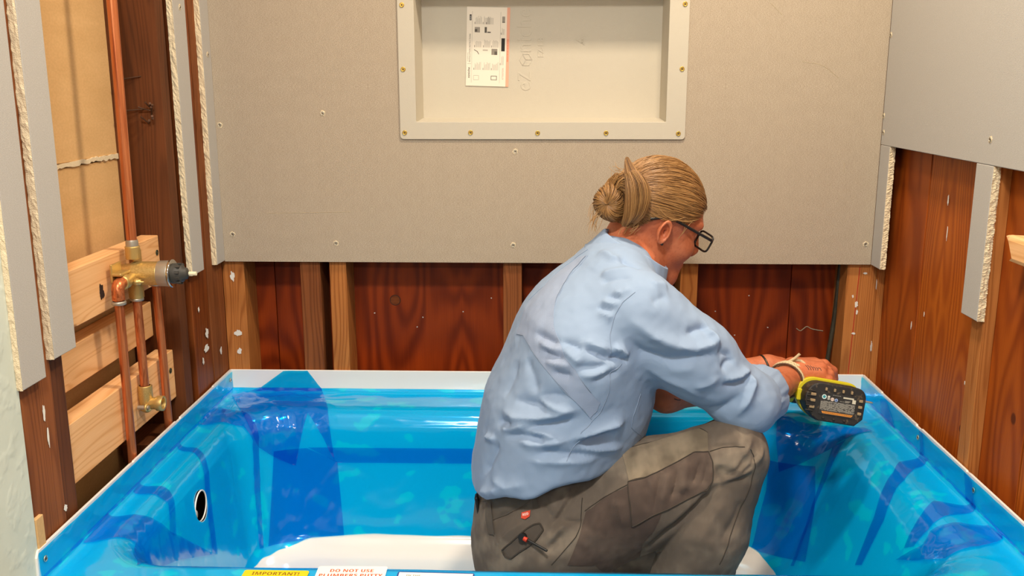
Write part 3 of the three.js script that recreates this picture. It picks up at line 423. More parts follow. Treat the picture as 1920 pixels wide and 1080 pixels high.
// ---------- wall niche ----------
const { FontLoader } = await import('three/addons/loaders/FontLoader.js');
const { TextGeometry } = await import('three/addons/geometries/TextGeometry.js');
const font = await new FontLoader().loadAsync('fonts/droid/droid_sans_regular.typeface.json');
M.niche = std({ color: 0xc4bcab, bumpMap: tex(256, 256, (u, v) => { const b = 128 + n2(u * 60, v * 60) * 60 + n2(u * 120, v * 120) * 40; return [b, b, b]; }, false, [10, 10]), bumpScale: 0.0004, roughness: 0.7 });
const niche = top(new THREE.Group(), 'wall_niche', 'cream plastic recessed shower niche screwed to the grey board', 'niche');
{
  const rr = (x0, x1, y0, y1, r, P) => { P.moveTo(x0 + r, y0); P.lineTo(x1 - r, y0); P.quadraticCurveTo(x1, y0, x1, y0 + r); P.lineTo(x1, y1 - r); P.quadraticCurveTo(x1, y1, x1 - r, y1); P.lineTo(x0 + r, y1); P.quadraticCurveTo(x0, y1, x0, y1 - r); P.lineTo(x0, y0 + r); P.quadraticCurveTo(x0, y0, x0 + r, y0); return P; };
  const s = rr(NI.x0, NI.x1, NI.y0, NI.y1, 0.008, new THREE.Shape()); s.holes.push(rr(NI.rx0, NI.rx1, NI.ry0, NI.ry1, 0.004, new THREE.Path()));
  part('frame', metreUV(new THREE.ExtrudeGeometry(s, { depth: 0.003, bevelEnabled: true, bevelThickness: 0.001, bevelSize: 0.001, bevelSegments: 2 }).translate(0, 0, 0.0125)), M.niche, niche);
  // tapered sides and back as one moulded tray with wall thickness
  const B = { x0: -0.2865, x1: 0.2665, y0: 1.1275, y1: 1.4185, z: -0.078 }, zF = 0.0145;
  const tray = (e) => { const pos = [], q = (a, b, c, d) => pos.push(...a, ...b, ...c, ...a, ...c, ...d); const f = [[NI.rx0 - e, NI.ry0 - e, zF], [NI.rx1 + e, NI.ry0 - e, zF], [NI.rx1 + e, NI.ry1 + e, zF], [NI.rx0 - e, NI.ry1 + e, zF]], b = [[B.x0 - e, B.y0 - e, B.z - e], [B.x1 + e, B.y0 - e, B.z - e], [B.x1 + e, B.y1 + e, B.z - e], [B.x0 - e, B.y1 + e, B.z - e]]; for (let i = 0; i < 4; i++) { const j = (i + 1) % 4; q(f[i], f[j], b[j], b[i]); } q(b[0], b[1], b[2], b[3]); const g = new THREE.BufferGeometry(); g.setAttribute('position', new THREE.Float32BufferAttribute(pos, 3)); return g; };
  const g = metreUV(tray(0)); g.computeVertexNormals(); const t = part('recess', g, M.niche, niche); t.material.side = THREE.DoubleSide;
  const g2 = metreUV(tray(0.003)); g2.computeVertexNormals(); part('recess_shell', g2, M.niche, niche);
  for (const [x, y] of [[-0.318, 1.376], [0.303, 1.376], [-0.3185, 1.238], [0.3015, 1.238], [-0.3185, 1.098], [-0.169, 1.0985], [-0.0175, 1.0975], [0.1365, 1.0975], [0.2985, 1.0965]]) screwHead(niche, [x, y, 0.0168], [0, 0, 1], M.brassScrew, 0.0047);
  // raised lettering, reading upwards
  const txt = (str, size, x, y) => { const tg = new TextGeometry(str, { font, size, depth: 0.0005, curveSegments: 5, bevelEnabled: true, bevelThickness: 0.0003, bevelSize: 0.0004, bevelSegments: 1 }); tg.rotateZ(Math.PI / 2); const m = part('embossed_lettering', tg, M.niche, niche); m.position.set(x, y, B.z); return tg; };
  txt('eZ', 0.030, -0.0345, 1.189); txt('niche', 0.030, -0.0345, 1.275); txt('EZ-LB', 0.013, -0.0055, 1.265);
  const hex = (r) => { const s2 = new THREE.Shape(), h = new THREE.Path(); for (let i = 0; i < 6; i++) { const a = i * Math.PI / 3; i ? s2.lineTo(r * Math.cos(a), r * Math.sin(a)) : s2.moveTo(r, 0); const k = r - 0.0016; i ? h.lineTo(k * Math.cos(a), k * Math.sin(a)) : h.moveTo(k, 0); } s2.holes.push(h); return new THREE.ExtrudeGeometry(s2, { depth: 0.0009, bevelEnabled: false }); };
  const bars = [0, 2, 4].map((i) => new THREE.BoxGeometry(0.0145, 0.0015, 0.0009).translate(0.0072, 0, 0.00045).rotateZ(i * Math.PI / 3)); const hx = part('embossed_cube', mergeGeometries([hex(0.0155), ...bars.map((b) => b.toNonIndexed())].map((q) => { q = q.index ? q.toNonIndexed() : q; return q; })), M.niche, niche); hx.position.set(-0.046, 1.2605, B.z);
  const tri = new THREE.Shape([[0, 0.012], [-0.011, -0.008], [0.011, -0.008]].map(([x, y]) => new THREE.Vector2(x, y))); tri.holes.push(new THREE.Path([[0, 0.009], [-0.0083, -0.0062], [0.0083, -0.0062]].map(([x, y]) => new THREE.Vector2(x, y)))); const tm = part('embossed_triangle', new THREE.ExtrudeGeometry(tri, { depth: 0.0008, bevelEnabled: false }), M.niche, niche); tm.position.set(0.0817, 1.304, B.z); tm.rotation.z = Math.PI / 2;
  txt('ABS', 0.0045, 0.0860, 1.2965);
}
// paper instruction sheet stuck to the niche's back, printed sideways
{
  const w = 0.0995, h = 0.1775, g = new THREE.PlaneGeometry(w, h, 6, 10), p = g.attributes.position; for (let i = 0; i < p.count; i++) p.setZ(i, 0.0012 * Math.max(0, -p.getY(i) / h * 2) ** 2 + 0.0003);
  g.computeVertexNormals();
  const map = canvasTex(512, 912, (c, W, H) => {
    c.fillStyle = '#e8dfcf'; c.fillRect(0, 0, W, H); c.save(); c.translate(0, H); c.rotate(-Math.PI / 2); // now x runs up the sheet, y runs to its right edge
    const L = H, D = W; c.fillStyle = '#e6a98f'; c.fillRect(0, D - 36, L, 36); c.fillStyle = '#d05a36'; c.font = 'bold 17px sans-serif'; c.fillText('REMOVE BEFORE INSTALLATION', 290, D - 12);
    c.strokeStyle = '#77716a'; c.lineWidth = 2; c.beginPath(); c.moveTo(40, 66); c.lineTo(860, 66); c.moveTo(40, 402); c.lineTo(860, 402); c.stroke();
    c.fillStyle = '#2a2826'; c.font = 'bold 34px sans-serif'; c.fillText('ezniche', 92, 46); c.fillRect(256, 14, 2, 46); c.font = '24px sans-serif'; c.fillText('INSTALLATION INSTRUCTIONS', 275, 50); c.font = '12px sans-serif'; c.fillText('EZ SHOWER NICHE', 285, 24); c.fillRect(756, 34, 68, 22); c.fillStyle = '#fff'; c.font = '12px sans-serif'; c.fillText('ENGLISH', 762, 50);
    c.fillStyle = '#d87a6a'; c.font = '26px sans-serif'; c.fillText('ATTENTION', 80, D - 62);
    c.fillStyle = '#1f1d1b'; c.fillRect(410, D - 96, 150, 42); c.fillRect(738, D - 92, 6, 34); for (let i = 0; i < 22; i++) c.fillRect(738 + i * 3.2, D - 92, i % 3 ? 1.2 : 2.4, 34);
    const rr = rng(77); const lines = (x, y, n, l) => { c.fillStyle = '#6b665f'; for (let i = 0; i < n; i++) c.fillRect(x, y + i * 11, l * (0.65 + 0.35 * rr()), 2.4); c.fillStyle = '#3c3834'; c.fillRect(x, y - 14, 24, 5); };
    [[188, 90], [188, 200], [188, 298], [450, 92], [450, 198], [450, 296], [716, 92], [716, 190], [716, 230]].forEach(([x, y], i) => lines(x, y + 16, 7, 96));
    lines(250, D - 92, 3, 120); lines(600, D - 90, 3, 80);
    c.fillStyle = '#8d857a'; c.fillRect(366, 300, 70, 70); c.fillStyle = '#5b554d'; c.fillRect(366, 336, 40, 34); c.fillStyle = '#9a9288'; c.fillRect(620, 96, 62, 62); c.fillStyle = '#57524b'; c.fillRect(628, 96, 30, 30); c.fillRect(618, 214, 66, 26); c.fillRect(618, 246, 14, 40); c.strokeStyle = '#3a3631'; c.lineWidth = 6; c.strokeRect(76, 302, 44, 66); c.lineWidth = 2; c.strokeRect(72, 92, 50, 60); c.lineWidth = 7; c.beginPath(); c.moveTo(370, 150); c.lineTo(400, 132); c.lineTo(422, 92); c.stroke(); c.fillStyle = '#b3aa9e'; c.fillRect(410, 196, 16, 60);
    c.restore();
  });
  const m = new THREE.Mesh(g, std({ map, roughness: 0.75, side: THREE.DoubleSide })); shadows(m); top(m, 'instruction_sheet', 'white printed instruction sheet stuck inside the cream niche', 'label'); m.position.set(-0.134, 1.289, -0.0775); m.rotation.z = -0.028;
}

// ---------- shower valve and copper pipes ----------
{
  M.copper = std({ map: tex(128, 512, (u, v) => { const a = fbm2(u * 5, v * 9, 4), s = sstep(0.18, 0.42, fbm2(u * 3 + 9, v * 5, 3)); return mixc([212 + a * 26, 126 + a * 28, 78 + a * 24], [166, 84, 48], s * 0.75); }, true, [1, 1]), metalness: 0.72, roughness: 0.34 });
  M.solder = std({ color: 0xb9b3a6, metalness: 0.8, roughness: 0.45 }); M.brass = std({ map: tex(128, 128, (u, v) => { const a = fbm2(u * 6, v * 6, 3) * 22; return [208 + a, 176 + a, 110 + a]; }, true, [8, 8]), metalness: 0.75, roughness: 0.42 }); M.chrome = std({ color: 0xc9c6c0, metalness: 1, roughness: 0.14 }); M.rubber = std({ color: 0x3c3a36, roughness: 0.55 });
  const X = -0.7722, ZC = 0.454, YV = 0.860, ZA = 0.529, ZB = 0.363, YS = 0.607, P = top(new THREE.Group(), 'shower_plumbing', 'brass shower valve with copper pipes in the open stud bay', 'plumbing');
  const pipe = (pts, r, name, mat = M.copper) => part(name, new THREE.TubeGeometry(new THREE.CatmullRomCurve3(pts.map((p) => V(...p)), false, 'catmullrom', 0.1), 60, r, 20), mat, P);
  const cyl = (a, b, r0, r1, name, mat, parent = P) => { const A = V(...a), B = V(...b), L = A.distanceTo(B), m = part(name, new THREE.CylinderGeometry(r1, r0, L, 28).translate(0, L / 2, 0), mat, parent); m.position.copy(A); m.quaternion.setFromUnitVectors(V(0, 1, 0), B.sub(A).normalize()); return m; };
  const lathe = (pts, at, dir, name, mat, parent = P) => { const m = part(name, new THREE.LatheGeometry(pts.map(([r, y]) => new THREE.Vector2(r * 0.86, y)), 32), mat, parent); m.position.set(...at); m.quaternion.setFromUnitVectors(V(0, 1, 0), V(...dir)); return m; };
  // riser to the shower head
  pipe([[X, YV + 0.058, ZC], [X - 0.001, 1.3, 0.446], [X, 1.9, 0.441], [X, 2.05, 0.441]], 0.0092, 'riser_pipe');
  lathe([[0.0122, -0.004], [0.0132, 0], [0.0132, 0.012], [0.0118, 0.016]], [X, YV + 0.048, ZC], [0, 1, 0], 'solder_joint', M.solder);
  // threaded collar
  { const pr = []; for (let i = 0; i <= 14; i++) pr.push([0.0150 + (i % 2) * 0.0012, -0.012 + i * 0.0017]); pr.push([0.012, 0.0125]); lathe(pr, [X, YV + 0.040, ZC], [0, 1, 0], 'threaded_collar', M.brass); }
  // body
  const body = lathe([[0.001, -0.030], [0.016, -0.030], [0.020, -0.022], [0.022, -0.006], [0.0255, 0.0], [0.0262, 0.004], [0.0262, 0.048], [0.0245, 0.050]], [X - 0.002, YV, ZC], [1, 0, 0], 'valve_body', M.brass);
  lathe([[0.0245, 0], [0.0280, 0.001], [0.0285, 0.020], [0.0275, 0.022], [0.026, 0.0225]], [X + 0.047, YV, ZC], [1, 0, 0], 'retaining_collar', M.solder);
  lathe([[0.026, 0], [0.0305, 0.001], [0.0310, 0.0045], [0.0290, 0.0062], [0.020, 0.0065]], [X + 0.068, YV, ZC], [1, 0, 0], 'trim_ring', M.chrome);
  const cart = lathe([[0.021, 0], [0.0225, 0.002], [0.0225, 0.010], [0.0195, 0.012], [0.0190, 0.018], [0.0135, 0.0195], [0.0125, 0.026], [0.007, 0.027], [0.006, 0.029], [0.0, 0.029]], [X + 0.0735, YV, ZC], [1, 0, 0], 'cartridge', M.rubber);
  { const lug = []; for (let i = 0; i < 10; i++) { const a = i / 10 * 6.2832; lug.push(new THREE.BoxGeometry(0.003, 0.008, 0.005).translate(0.0185, 0.013, 0).rotateY(a)); } const l = part('lugs', mergeGeometries(lug), M.rubber, cart); }
  cyl([X + 0.0745 + 0.029, YV, ZC], [X + 0.0745 + 0.043, YV, ZC], 0.0038, 0.0038, 'valve_stem', std({ color: 0xece4c4, roughness: 0.5 }));
  // side ports with elbows
  lathe([[0.014, 0], [0.0145, 0.026], [0.0165, 0.028], [0.0165, 0.042], [0.013, 0.044]], [X, YV - 0.006, ZC + 0.014], [0, 0, 1], 'inlet_port', M.brass); lathe([[0.014, 0], [0.0145, 0.026], [0.0165, 0.028], [0.0165, 0.050], [0.013, 0.052]], [X, YV - 0.006, ZC - 0.014], [0, 0, -1], 'inlet_port', M.brass);
  const ell = (z, s) => part('elbow', new THREE.TubeGeometry(new THREE.CatmullRomCurve3([V(X, YV - 0.006, z - s * 0.024), V(X, YV - 0.006, z - s * 0.012), V(X, YV - 0.0095, z - s * 0.0035), V(X, YV - 0.018, z), V(X, YV - 0.034, z)]), 30, 0.0112, 22), M.copper, P);
  ell(ZA, 1); ell(ZB, -1); for (const z of [ZA, ZB]) lathe([[0.012, 0], [0.0148, 0.001], [0.0148, 0.006], [0.012, 0.007]], [X, YV - 0.043, z], [0, 1, 0], 'solder_joint', M.solder);
  pipe([[X, YV - 0.03, ZA], [X, 0.66, ZA + 0.002], [X - 0.002, 0.45, ZA + 0.002], [X - 0.02, 0.3, ZA], [X - 0.03, 0.045, ZA]], 0.0082, 'supply_pipe'); pipe([[X, YV - 0.03, ZB], [X, 0.66, ZB - 0.004], [X - 0.002, 0.45, ZB - 0.008], [X - 0.02, 0.3, ZB - 0.008], [X - 0.03, 0.045, ZB - 0.008]], 0.0082, 'supply_pipe');
  // screw stops on the front
  for (const z of [-0.03, 0.03]) { const st = lathe([[0.0, 0], [0.0085, 0], [0.0085, 0.007], [0.006, 0.008], [0.006, 0.012], [0.002, 0.013], [0.0015, 0.018], [0, 0.018]], [X + 0.012, YV - 0.010, ZC + z + 0.002], [1, 0, 0], 'stop_screw', M.brass); }
  // down to the tub spout
  lathe([[0.0145, 0.026], [0.0140, 0.012], [0.0162, 0.008], [0.0162, -0.010], [0.013, -0.012]], [X, YV - 0.036, ZC], [0, 1, 0], 'outlet_port', M.brass); lathe([[0.012, 0], [0.0148, 0.001], [0.0148, 0.005], [0.012, 0.006]], [X, YV - 0.053, ZC], [0, 1, 0], 'solder_joint', M.solder);
  pipe([[X, YV - 0.045, ZC], [X, 0.70, ZC], [X, YS + 0.018, ZC]], 0.0082, 'spout_pipe');
  lathe([[0.012, 0.032], [0.0158, 0.031], [0.0158, 0.006], [0.0145, -0.004], [0.0145, -0.016], [0.006, -0.022], [0, -0.022]], [X, YS, ZC], [0, 1, 0], 'spout_elbow', M.brass);
  lathe([[0.0135, 0], [0.0140, 0.016], [0.0172, 0.018], [0.0172, 0.030], [0.0135, 0.030], [0.0125, 0.028], [0.0125, 0.012], [0, 0.012]], [X + 0.004, YS - 0.004, ZC], [1, 0, 0], 'spout_socket', M.brass);
  const ear = part('mounting_ear', new THREE.TorusGeometry(0.0055, 0.0025, 8, 18), M.brass, P); ear.position.set(X + 0.0085, YS - 0.006, ZC + 0.020); ear.rotation.y = Math.PI / 2;
  cyl([X - 0.008, YS - 0.006, ZC + 0.020], [X + 0.014, YS - 0.006, ZC + 0.020], 0.0042, 0.0042, 'mounting_screw', M.solder);
  // bracket plate behind the body
  part('bracket', new RoundedBoxGeometry(0.004, 0.034, 0.040, 2, 0.0015).translate(X - 0.013, YV + 0.012, ZC + 0.048), M.brass, P); part('bracket', new RoundedBoxGeometry(0.018, 0.006, 0.040, 2, 0.002).translate(X - 0.004, YV + 0.010, ZC + 0.048), M.brass, P); part('bracket', new RoundedBoxGeometry(0.004, 0.030, 0.034, 2, 0.0015).translate(X - 0.013, YV + 0.02, ZC - 0.046), M.brass, P);
}
// ---------- black cable hanging in the back right corner ----------
{
  const c = new THREE.CatmullRomCurve3([[0.715, 1.0, -0.055], [0.706, 0.80, -0.058], [0.7015, 0.66, -0.06], [0.6915, 0.535, -0.06], [0.68, 0.35, -0.058], [0.675, 0.06, -0.06]].map((p) => V(...p)));
  const m = new THREE.Mesh(new THREE.TubeGeometry(c, 80, 0.0056, 12), std({ map: tex(64, 256, (u, v) => { const s = n2(u * 20, v * 60) > 0.45 ? 60 : 0; return [40 + s, 34 + s, 22 + s * 0.8]; }, true, [1, 6]), roughness: 0.6 })); shadows(m); top(m, 'electric_cable', 'dusty black cable hanging beside the back right corner stud', 'cable');
}

// ---------- person: distance fields meshed by surface nets ----------
const sub3 = (a, b) => [a[0] - b[0], a[1] - b[1], a[2] - b[2]], add3 = (a, b, s = 1) => [a[0] + b[0] * s, a[1] + b[1] * s, a[2] + b[2] * s], dot3 = (a, b) => a[0] * b[0] + a[1] * b[1] + a[2] * b[2], len3 = (a) => Math.hypot(a[0], a[1], a[2]), nrm3 = (a) => { const l = len3(a) || 1; return [a[0] / l, a[1] / l, a[2] / l]; };
const smin = (a, b, k) => { const h = Math.max(k - Math.abs(a - b), 0) / k; return Math.min(a, b) - h * h * k * 0.25; };
const smax = (a, b, k) => -smin(-a, -b, k);
// tapered capsule; flat = [dir, s] squeezes the cross-section along dir by s (<1 makes it wider there)
const cap = (a, b, ra, rb, flat) => {
  const ba = sub3(b, a), bb = dot3(ba, ba) || 1e-9, F = flat && nrm3(flat[0]), s = flat ? flat[1] : 1;
  return (x, y, z) => {
    let px = x - a[0], py = y - a[1], pz = z - a[2]; const h = clamp((px * ba[0] + py * ba[1] + pz * ba[2]) / bb, 0, 1);
    px -= ba[0] * h; py -= ba[1] * h; pz -= ba[2] * h;
    if (F) { const d = (px * F[0] + py * F[1] + pz * F[2]) * (s - 1); px += F[0] * d; py += F[1] * d; pz += F[2] * d; }
    return Math.hypot(px, py, pz) - (ra + (rb - ra) * h);
  };
};
const ell = (c, r, m) => (x, y, z) => {
  let p = [x - c[0], y - c[1], z - c[2]]; if (m) p = [dot3(p, m[0]), dot3(p, m[1]), dot3(p, m[2])];
  const a = Math.hypot(p[0] / r[0], p[1] / r[1], p[2] / r[2]), b = Math.hypot(p[0] / (r[0] * r[0]), p[1] / (r[1] * r[1]), p[2] / (r[2] * r[2])); return b < 1e-9 ? -Math.min(...r) : a * (a - 1) / b;
};
const uni = (k, ...f) => (x, y, z) => { let d = f[0](x, y, z); for (let i = 1; i < f.length; i++) d = smin(d, f[i](x, y, z), k); return d; };
function nets(f, lo, hi, h) {
  const nx = Math.ceil((hi[0] - lo[0]) / h) + 1, ny = Math.ceil((hi[1] - lo[1]) / h) + 1, nz = Math.ceil((hi[2] - lo[2]) / h) + 1, G = new Float32Array(nx * ny * nz), B = 6, at = (i, j, k) => (k * ny + j) * nx + i;
  for (let k0 = 0; k0 < nz; k0 += B) for (let j0 = 0; j0 < ny; j0 += B) for (let i0 = 0; i0 < nx; i0 += B) {
    const d = f(lo[0] + (i0 + B / 2) * h, lo[1] + (j0 + B / 2) * h, lo[2] + (k0 + B / 2) * h), skip = Math.abs(d) > B * h * 1.9;
    for (let k = k0; k < Math.min(k0 + B, nz); k++) for (let j = j0; j < Math.min(j0 + B, ny); j++) for (let i = i0; i < Math.min(i0 + B, nx); i++) G[at(i, j, k)] = skip ? d : f(lo[0] + i * h, lo[1] + j * h, lo[2] + k * h);
  }
  const id = new Int32Array(nx * ny * nz).fill(-1), P = [], I = [];
  for (let k = 0; k < nz - 1; k++) for (let j = 0; j < ny - 1; j++) for (let i = 0; i < nx - 1; i++) {
    const v = []; let m = 0; for (let c = 0; c < 8; c++) { v[c] = G[at(i + (c & 1), j + ((c >> 1) & 1), k + (c >> 2))]; if (v[c] < 0) m |= 1 << c; } if (m === 0 || m === 255) continue;
    let sx = 0, sy = 0, sz = 0, n = 0;
    for (let c = 0; c < 8; c++) for (const bit of [1, 2, 4]) if (!(c & bit)) { const e = c | bit; if ((v[c] < 0) !== (v[e] < 0)) { const t = v[c] / (v[c] - v[e]); sx += (c & 1) + (bit === 1 ? t : 0); sy += ((c >> 1) & 1) + (bit === 2 ? t : 0); sz += (c >> 2) + (bit === 4 ? t : 0); n++; } }
    id[at(i, j, k)] = P.length / 3; P.push(lo[0] + (i + sx / n) * h, lo[1] + (j + sy / n) * h, lo[2] + (k + sz / n) * h);
  }
  for (let k = 1; k < nz - 1; k++) for (let j = 1; j < ny - 1; j++) for (let i = 1; i < nx - 1; i++) {
    const a = G[at(i, j, k)] < 0;
    const quad = (p, q, r, s, fl) => { if (p < 0 || q < 0 || r < 0 || s < 0) return; fl ? I.push(p, q, r, p, r, s) : I.push(p, r, q, p, s, r); };
    if (a !== (G[at(i + 1, j, k)] < 0)) quad(id[at(i, j - 1, k - 1)], id[at(i, j, k - 1)], id[at(i, j, k)], id[at(i, j - 1, k)], a);
    if (a !== (G[at(i, j + 1, k)] < 0)) quad(id[at(i - 1, j, k - 1)], id[at(i - 1, j, k)], id[at(i, j, k)], id[at(i, j, k - 1)], a);
    if (a !== (G[at(i, j, k + 1)] < 0)) quad(id[at(i - 1, j - 1, k)], id[at(i, j - 1, k)], id[at(i, j, k)], id[at(i - 1, j, k)], a);
  }
  const g = new THREE.BufferGeometry(); g.setAttribute('position', new THREE.Float32BufferAttribute(P, 3)); g.setIndex(I); g.computeVertexNormals(); return g;
}
// relief: folds = [[points], width, height]
function relief(g, folds, extra) {
  const p = g.attributes.position, n = g.attributes.normal, F = folds.map(([pts, w, a]) => { const lo = [1e9, 1e9, 1e9], hi = [-1e9, -1e9, -1e9]; pts.forEach((q) => q.forEach((c, i) => { lo[i] = Math.min(lo[i], c - 2.6 * w); hi[i] = Math.max(hi[i], c + 2.6 * w); })); return { pts, w, a, lo, hi }; });
  for (let i = 0; i < p.count; i++) {
    const x = p.getX(i), y = p.getY(i), z = p.getZ(i); let d = extra ? extra(x, y, z, n.getX(i), n.getY(i), n.getZ(i)) : 0;
    for (const f of F) {
      if (x < f.lo[0] || x > f.hi[0] || y < f.lo[1] || y > f.hi[1] || z < f.lo[2] || z > f.hi[2]) continue; let best = 1e9, bt = 0; const m = f.pts.length - 1;
      for (let s = 0; s < m; s++) { const a = f.pts[s], b = f.pts[s + 1], bx = b[0] - a[0], by = b[1] - a[1], bz = b[2] - a[2], t = clamp(((x - a[0]) * bx + (y - a[1]) * by + (z - a[2]) * bz) / (bx * bx + by * by + bz * bz), 0, 1), q = (x - a[0] - bx * t) ** 2 + (y - a[1] - by * t) ** 2 + (z - a[2] - bz * t) ** 2; if (q < best) { best = q; bt = (s + t) / m; } }
      const e = best / (f.w * f.w); if (e < 6.5) d += f.a * (Math.exp(-1.25 * Math.pow(e + 0.01, 0.68)) - 0.011) * Math.min(1, 4 * Math.min(bt, 1 - bt) + 0.12);
    }
    p.setXYZ(i, x + n.getX(i) * d, y + n.getY(i) * d, z + n.getZ(i) * d);
  }
  g.computeVertexNormals(); return g;
}
function paintBy(g, f) { const p = g.attributes.position, n = g.attributes.normal, c = new Float32Array(p.count * 3), q = new THREE.Color(); for (let i = 0; i < p.count; i++) { const [r, gg, b] = f(p.getX(i), p.getY(i), p.getZ(i), n); q.setRGB(r / 255, gg / 255, b / 255, THREE.SRGBColorSpace); c.set([q.r, q.g, q.b], i * 3); } g.setAttribute('color', new THREE.BufferAttribute(c, 3)); return g; }

// joints
const J = {
  pel: [-0.02, 0.372, 0.44], hipR: [0.01, 0.365, 0.525], hipL: [0.01, 0.355, 0.36], kneeR: [0.338, 0.548, 0.548], ankR: [0.238, 0.232, 0.592], kneeL: [0.325, 0.238, 0.37], ankL: [0.02, 0.205, 0.34],
  s1: [0.0, 0.48, 0.435], s2: [0.022, 0.60, 0.425], s3: [0.078, 0.735, 0.415], s4: [0.125, 0.845, 0.405], c7: [0.150, 0.895, 0.398],
  shR: [0.165, 0.815, 0.540], elR: [0.366, 0.640, 0.522], wrR: [0.493, 0.628, 0.340], shL: [0.12, 0.815, 0.275], elL: [0.262, 0.560, 0.235], wrL: [0.484, 0.606, 0.195],
};
const HEADM = [[0.898, 0.369, 0.24], [-0.347, 0.929, -0.129], [-0.271, 0.032, 0.962]], HEADO = [0.2100, 0.9395, 0.340], HS = 0.945;
const toWorld = (l) => [0, 1, 2].map((r) => HEADO[r] + HS * (HEADM[r][0] * l[0] + HEADM[r][1] * l[1] + HEADM[r][2] * l[2]));
const toHead = (x, y, z) => { const d = [x - HEADO[0], y - HEADO[1], z - HEADO[2]]; return [0, 1, 2].map((c) => (HEADM[0][c] * d[0] + HEADM[1][c] * d[1] + HEADM[2][c] * d[2]) / HS); };
const both = (f) => { const a = f(1), b = f(-1); return (x, y, z) => Math.min(a(x, y, z), b(x, y, z)); };
// head in its own axes: x to the face, y up, z to the right ear
const skull = uni(0.03, ell([-0.012, 0.045, 0], [0.092, 0.089, 0.073]), cap([0.025, 0.028, 0], [0.033, -0.035, 0], 0.063, 0.050, [[0, 0, 1], 1.05]));
const faceF = (() => {
  const base = uni(0.025, skull, both((s) => cap([0.000, -0.055, s * 0.046], [0.062, -0.094, s * 0.010], 0.022, 0.020)), ell([0.070, -0.096, 0], [0.022, 0.022, 0.024]), both((s) => ell([0.058, -0.022, s * 0.036], [0.030, 0.028, 0.026])), cap([0.055, -0.05, 0], [0.062, -0.08, 0], 0.034, 0.026));
  const brow = both((s) => cap([0.084, 0.032, s * 0.010], [0.074, 0.034, s * 0.045], 0.011, 0.009)), nose = uni(0.010, cap([0.090, 0.022, 0], [0.109, -0.022, 0], 0.0085, 0.0105), both((s) => ell([0.100, -0.029, s * 0.010], [0.009, 0.008, 0.007])));
  const lips = uni(0.006, cap([0.0835, -0.060, -0.015], [0.0835, -0.060, 0.015], 0.0075, 0.0075), ell([0.090, -0.059, 0], [0.007, 0.006, 0.012]), ell([0.088, -0.071, 0], [0.0075, 0.006, 0.013]));
  const socket = both((s) => ell([0.094, 0.012, s * 0.033], [0.016, 0.012, 0.019])), eye = both((s) => ell([0.070, 0.012, s * 0.033], [0.0125, 0.0115, 0.0125])), mouth = cap([0.097, -0.0655, -0.018], [0.097, -0.0655, 0.018], 0.003, 0.003);
  // ears: rim, bowl and lobe
  const earS = (s) => { const c = [-0.010, 0.004, s * 0.076]; const tilt = 0.25; const disc = ell(c, [0.0128, 0.0225, 0.0052]), bowl = ell([c[0] + 0.003, c[1] + 0.001, c[2] + s * 0.0055], [0.0082, 0.015, 0.0078]), rim = (x, y, z) => { const dx = x - c[0], dy = y - c[1], q = Math.hypot(dx / 0.0116, dy / 0.0214), r = (q - 1) * 0.014; const dz = z - c[2] - s * (0.006 + Math.max(0, -dx) * 0.25); return Math.hypot(r, dz) - 0.0031; }, lobe = ell([c[0] + 0.004, c[1] - 0.019, c[2]], [0.006, 0.007, 0.0045]), tragus = ell([c[0] + 0.013, c[1] - 0.004, c[2] - s * 0.001], [0.005, 0.007, 0.005]); return (x, y, z) => smin(smin(smin(smax(disc(x, y, z), -bowl(x, y, z), 0.003), rim(x, y, z), 0.004), lobe(x, y, z), 0.005), tragus(x, y, z), 0.003); };
  const ears = both(earS);
  return (x, y, z) => { let d = smin(base(x, y, z), brow(x, y, z), 0.014); d = smax(d, -socket(x, y, z), 0.012); d = smin(d, eye(x, y, z), 0.003); d = smin(d, nose(x, y, z), 0.012); d = smin(d, lips(x, y, z), 0.010); d = smax(d, -mouth(x, y, z), 0.004); return smin(d, ears(x, y, z), 0.005); };
})();
const headW = (x, y, z) => { const l = toHead(x, y, z); return faceF(l[0], l[1], l[2]) * HS; };
const nape = toWorld([-0.035, -0.045, 0]), throat = toWorld([0.012, -0.075, 0]);
const neckF = uni(0.03, cap(nape, [0.148, 0.868, 0.40], 0.050, 0.050), cap(throat, [0.175, 0.835, 0.405], 0.040, 0.045));
const torsoF = uni(0.08, cap(J.pel, J.s1, 0.105, 0.095, [[0, 0, 1], 0.72]), cap(J.s1, J.s2, 0.095, 0.098, [[0, 0, 1], 0.68]), cap(J.s2, J.s3, 0.098, 0.105, [[0, 0, 1], 0.66]), cap(J.s3, J.s4, 0.105, 0.075, [[0, 0, 1], 0.60]), cap(J.shL, J.shR, 0.034, 0.034));
// ----- hands: chains of tapered capsules rooted in a palm -----
function handF(w, o) { // w wrist, o: palm points and fingers
  const f = [...o.palm.map(([a, b, ra, rb]) => cap(a, b, ra, rb))]; const palm = uni(0.009, ...f), fing = o.fingers.map((ch) => { const c = []; for (let i = 0; i < ch.length - 1; i++) c.push(cap(ch[i].slice(0, 3), ch[i + 1].slice(0, 3), ch[i][3], ch[i + 1][3])); return uni(0.004, ...c); });
  return (x, y, z) => { let d = palm(x, y, z); for (const q of fing) d = smin(d, q(x, y, z), 0.0035); return d; };
}
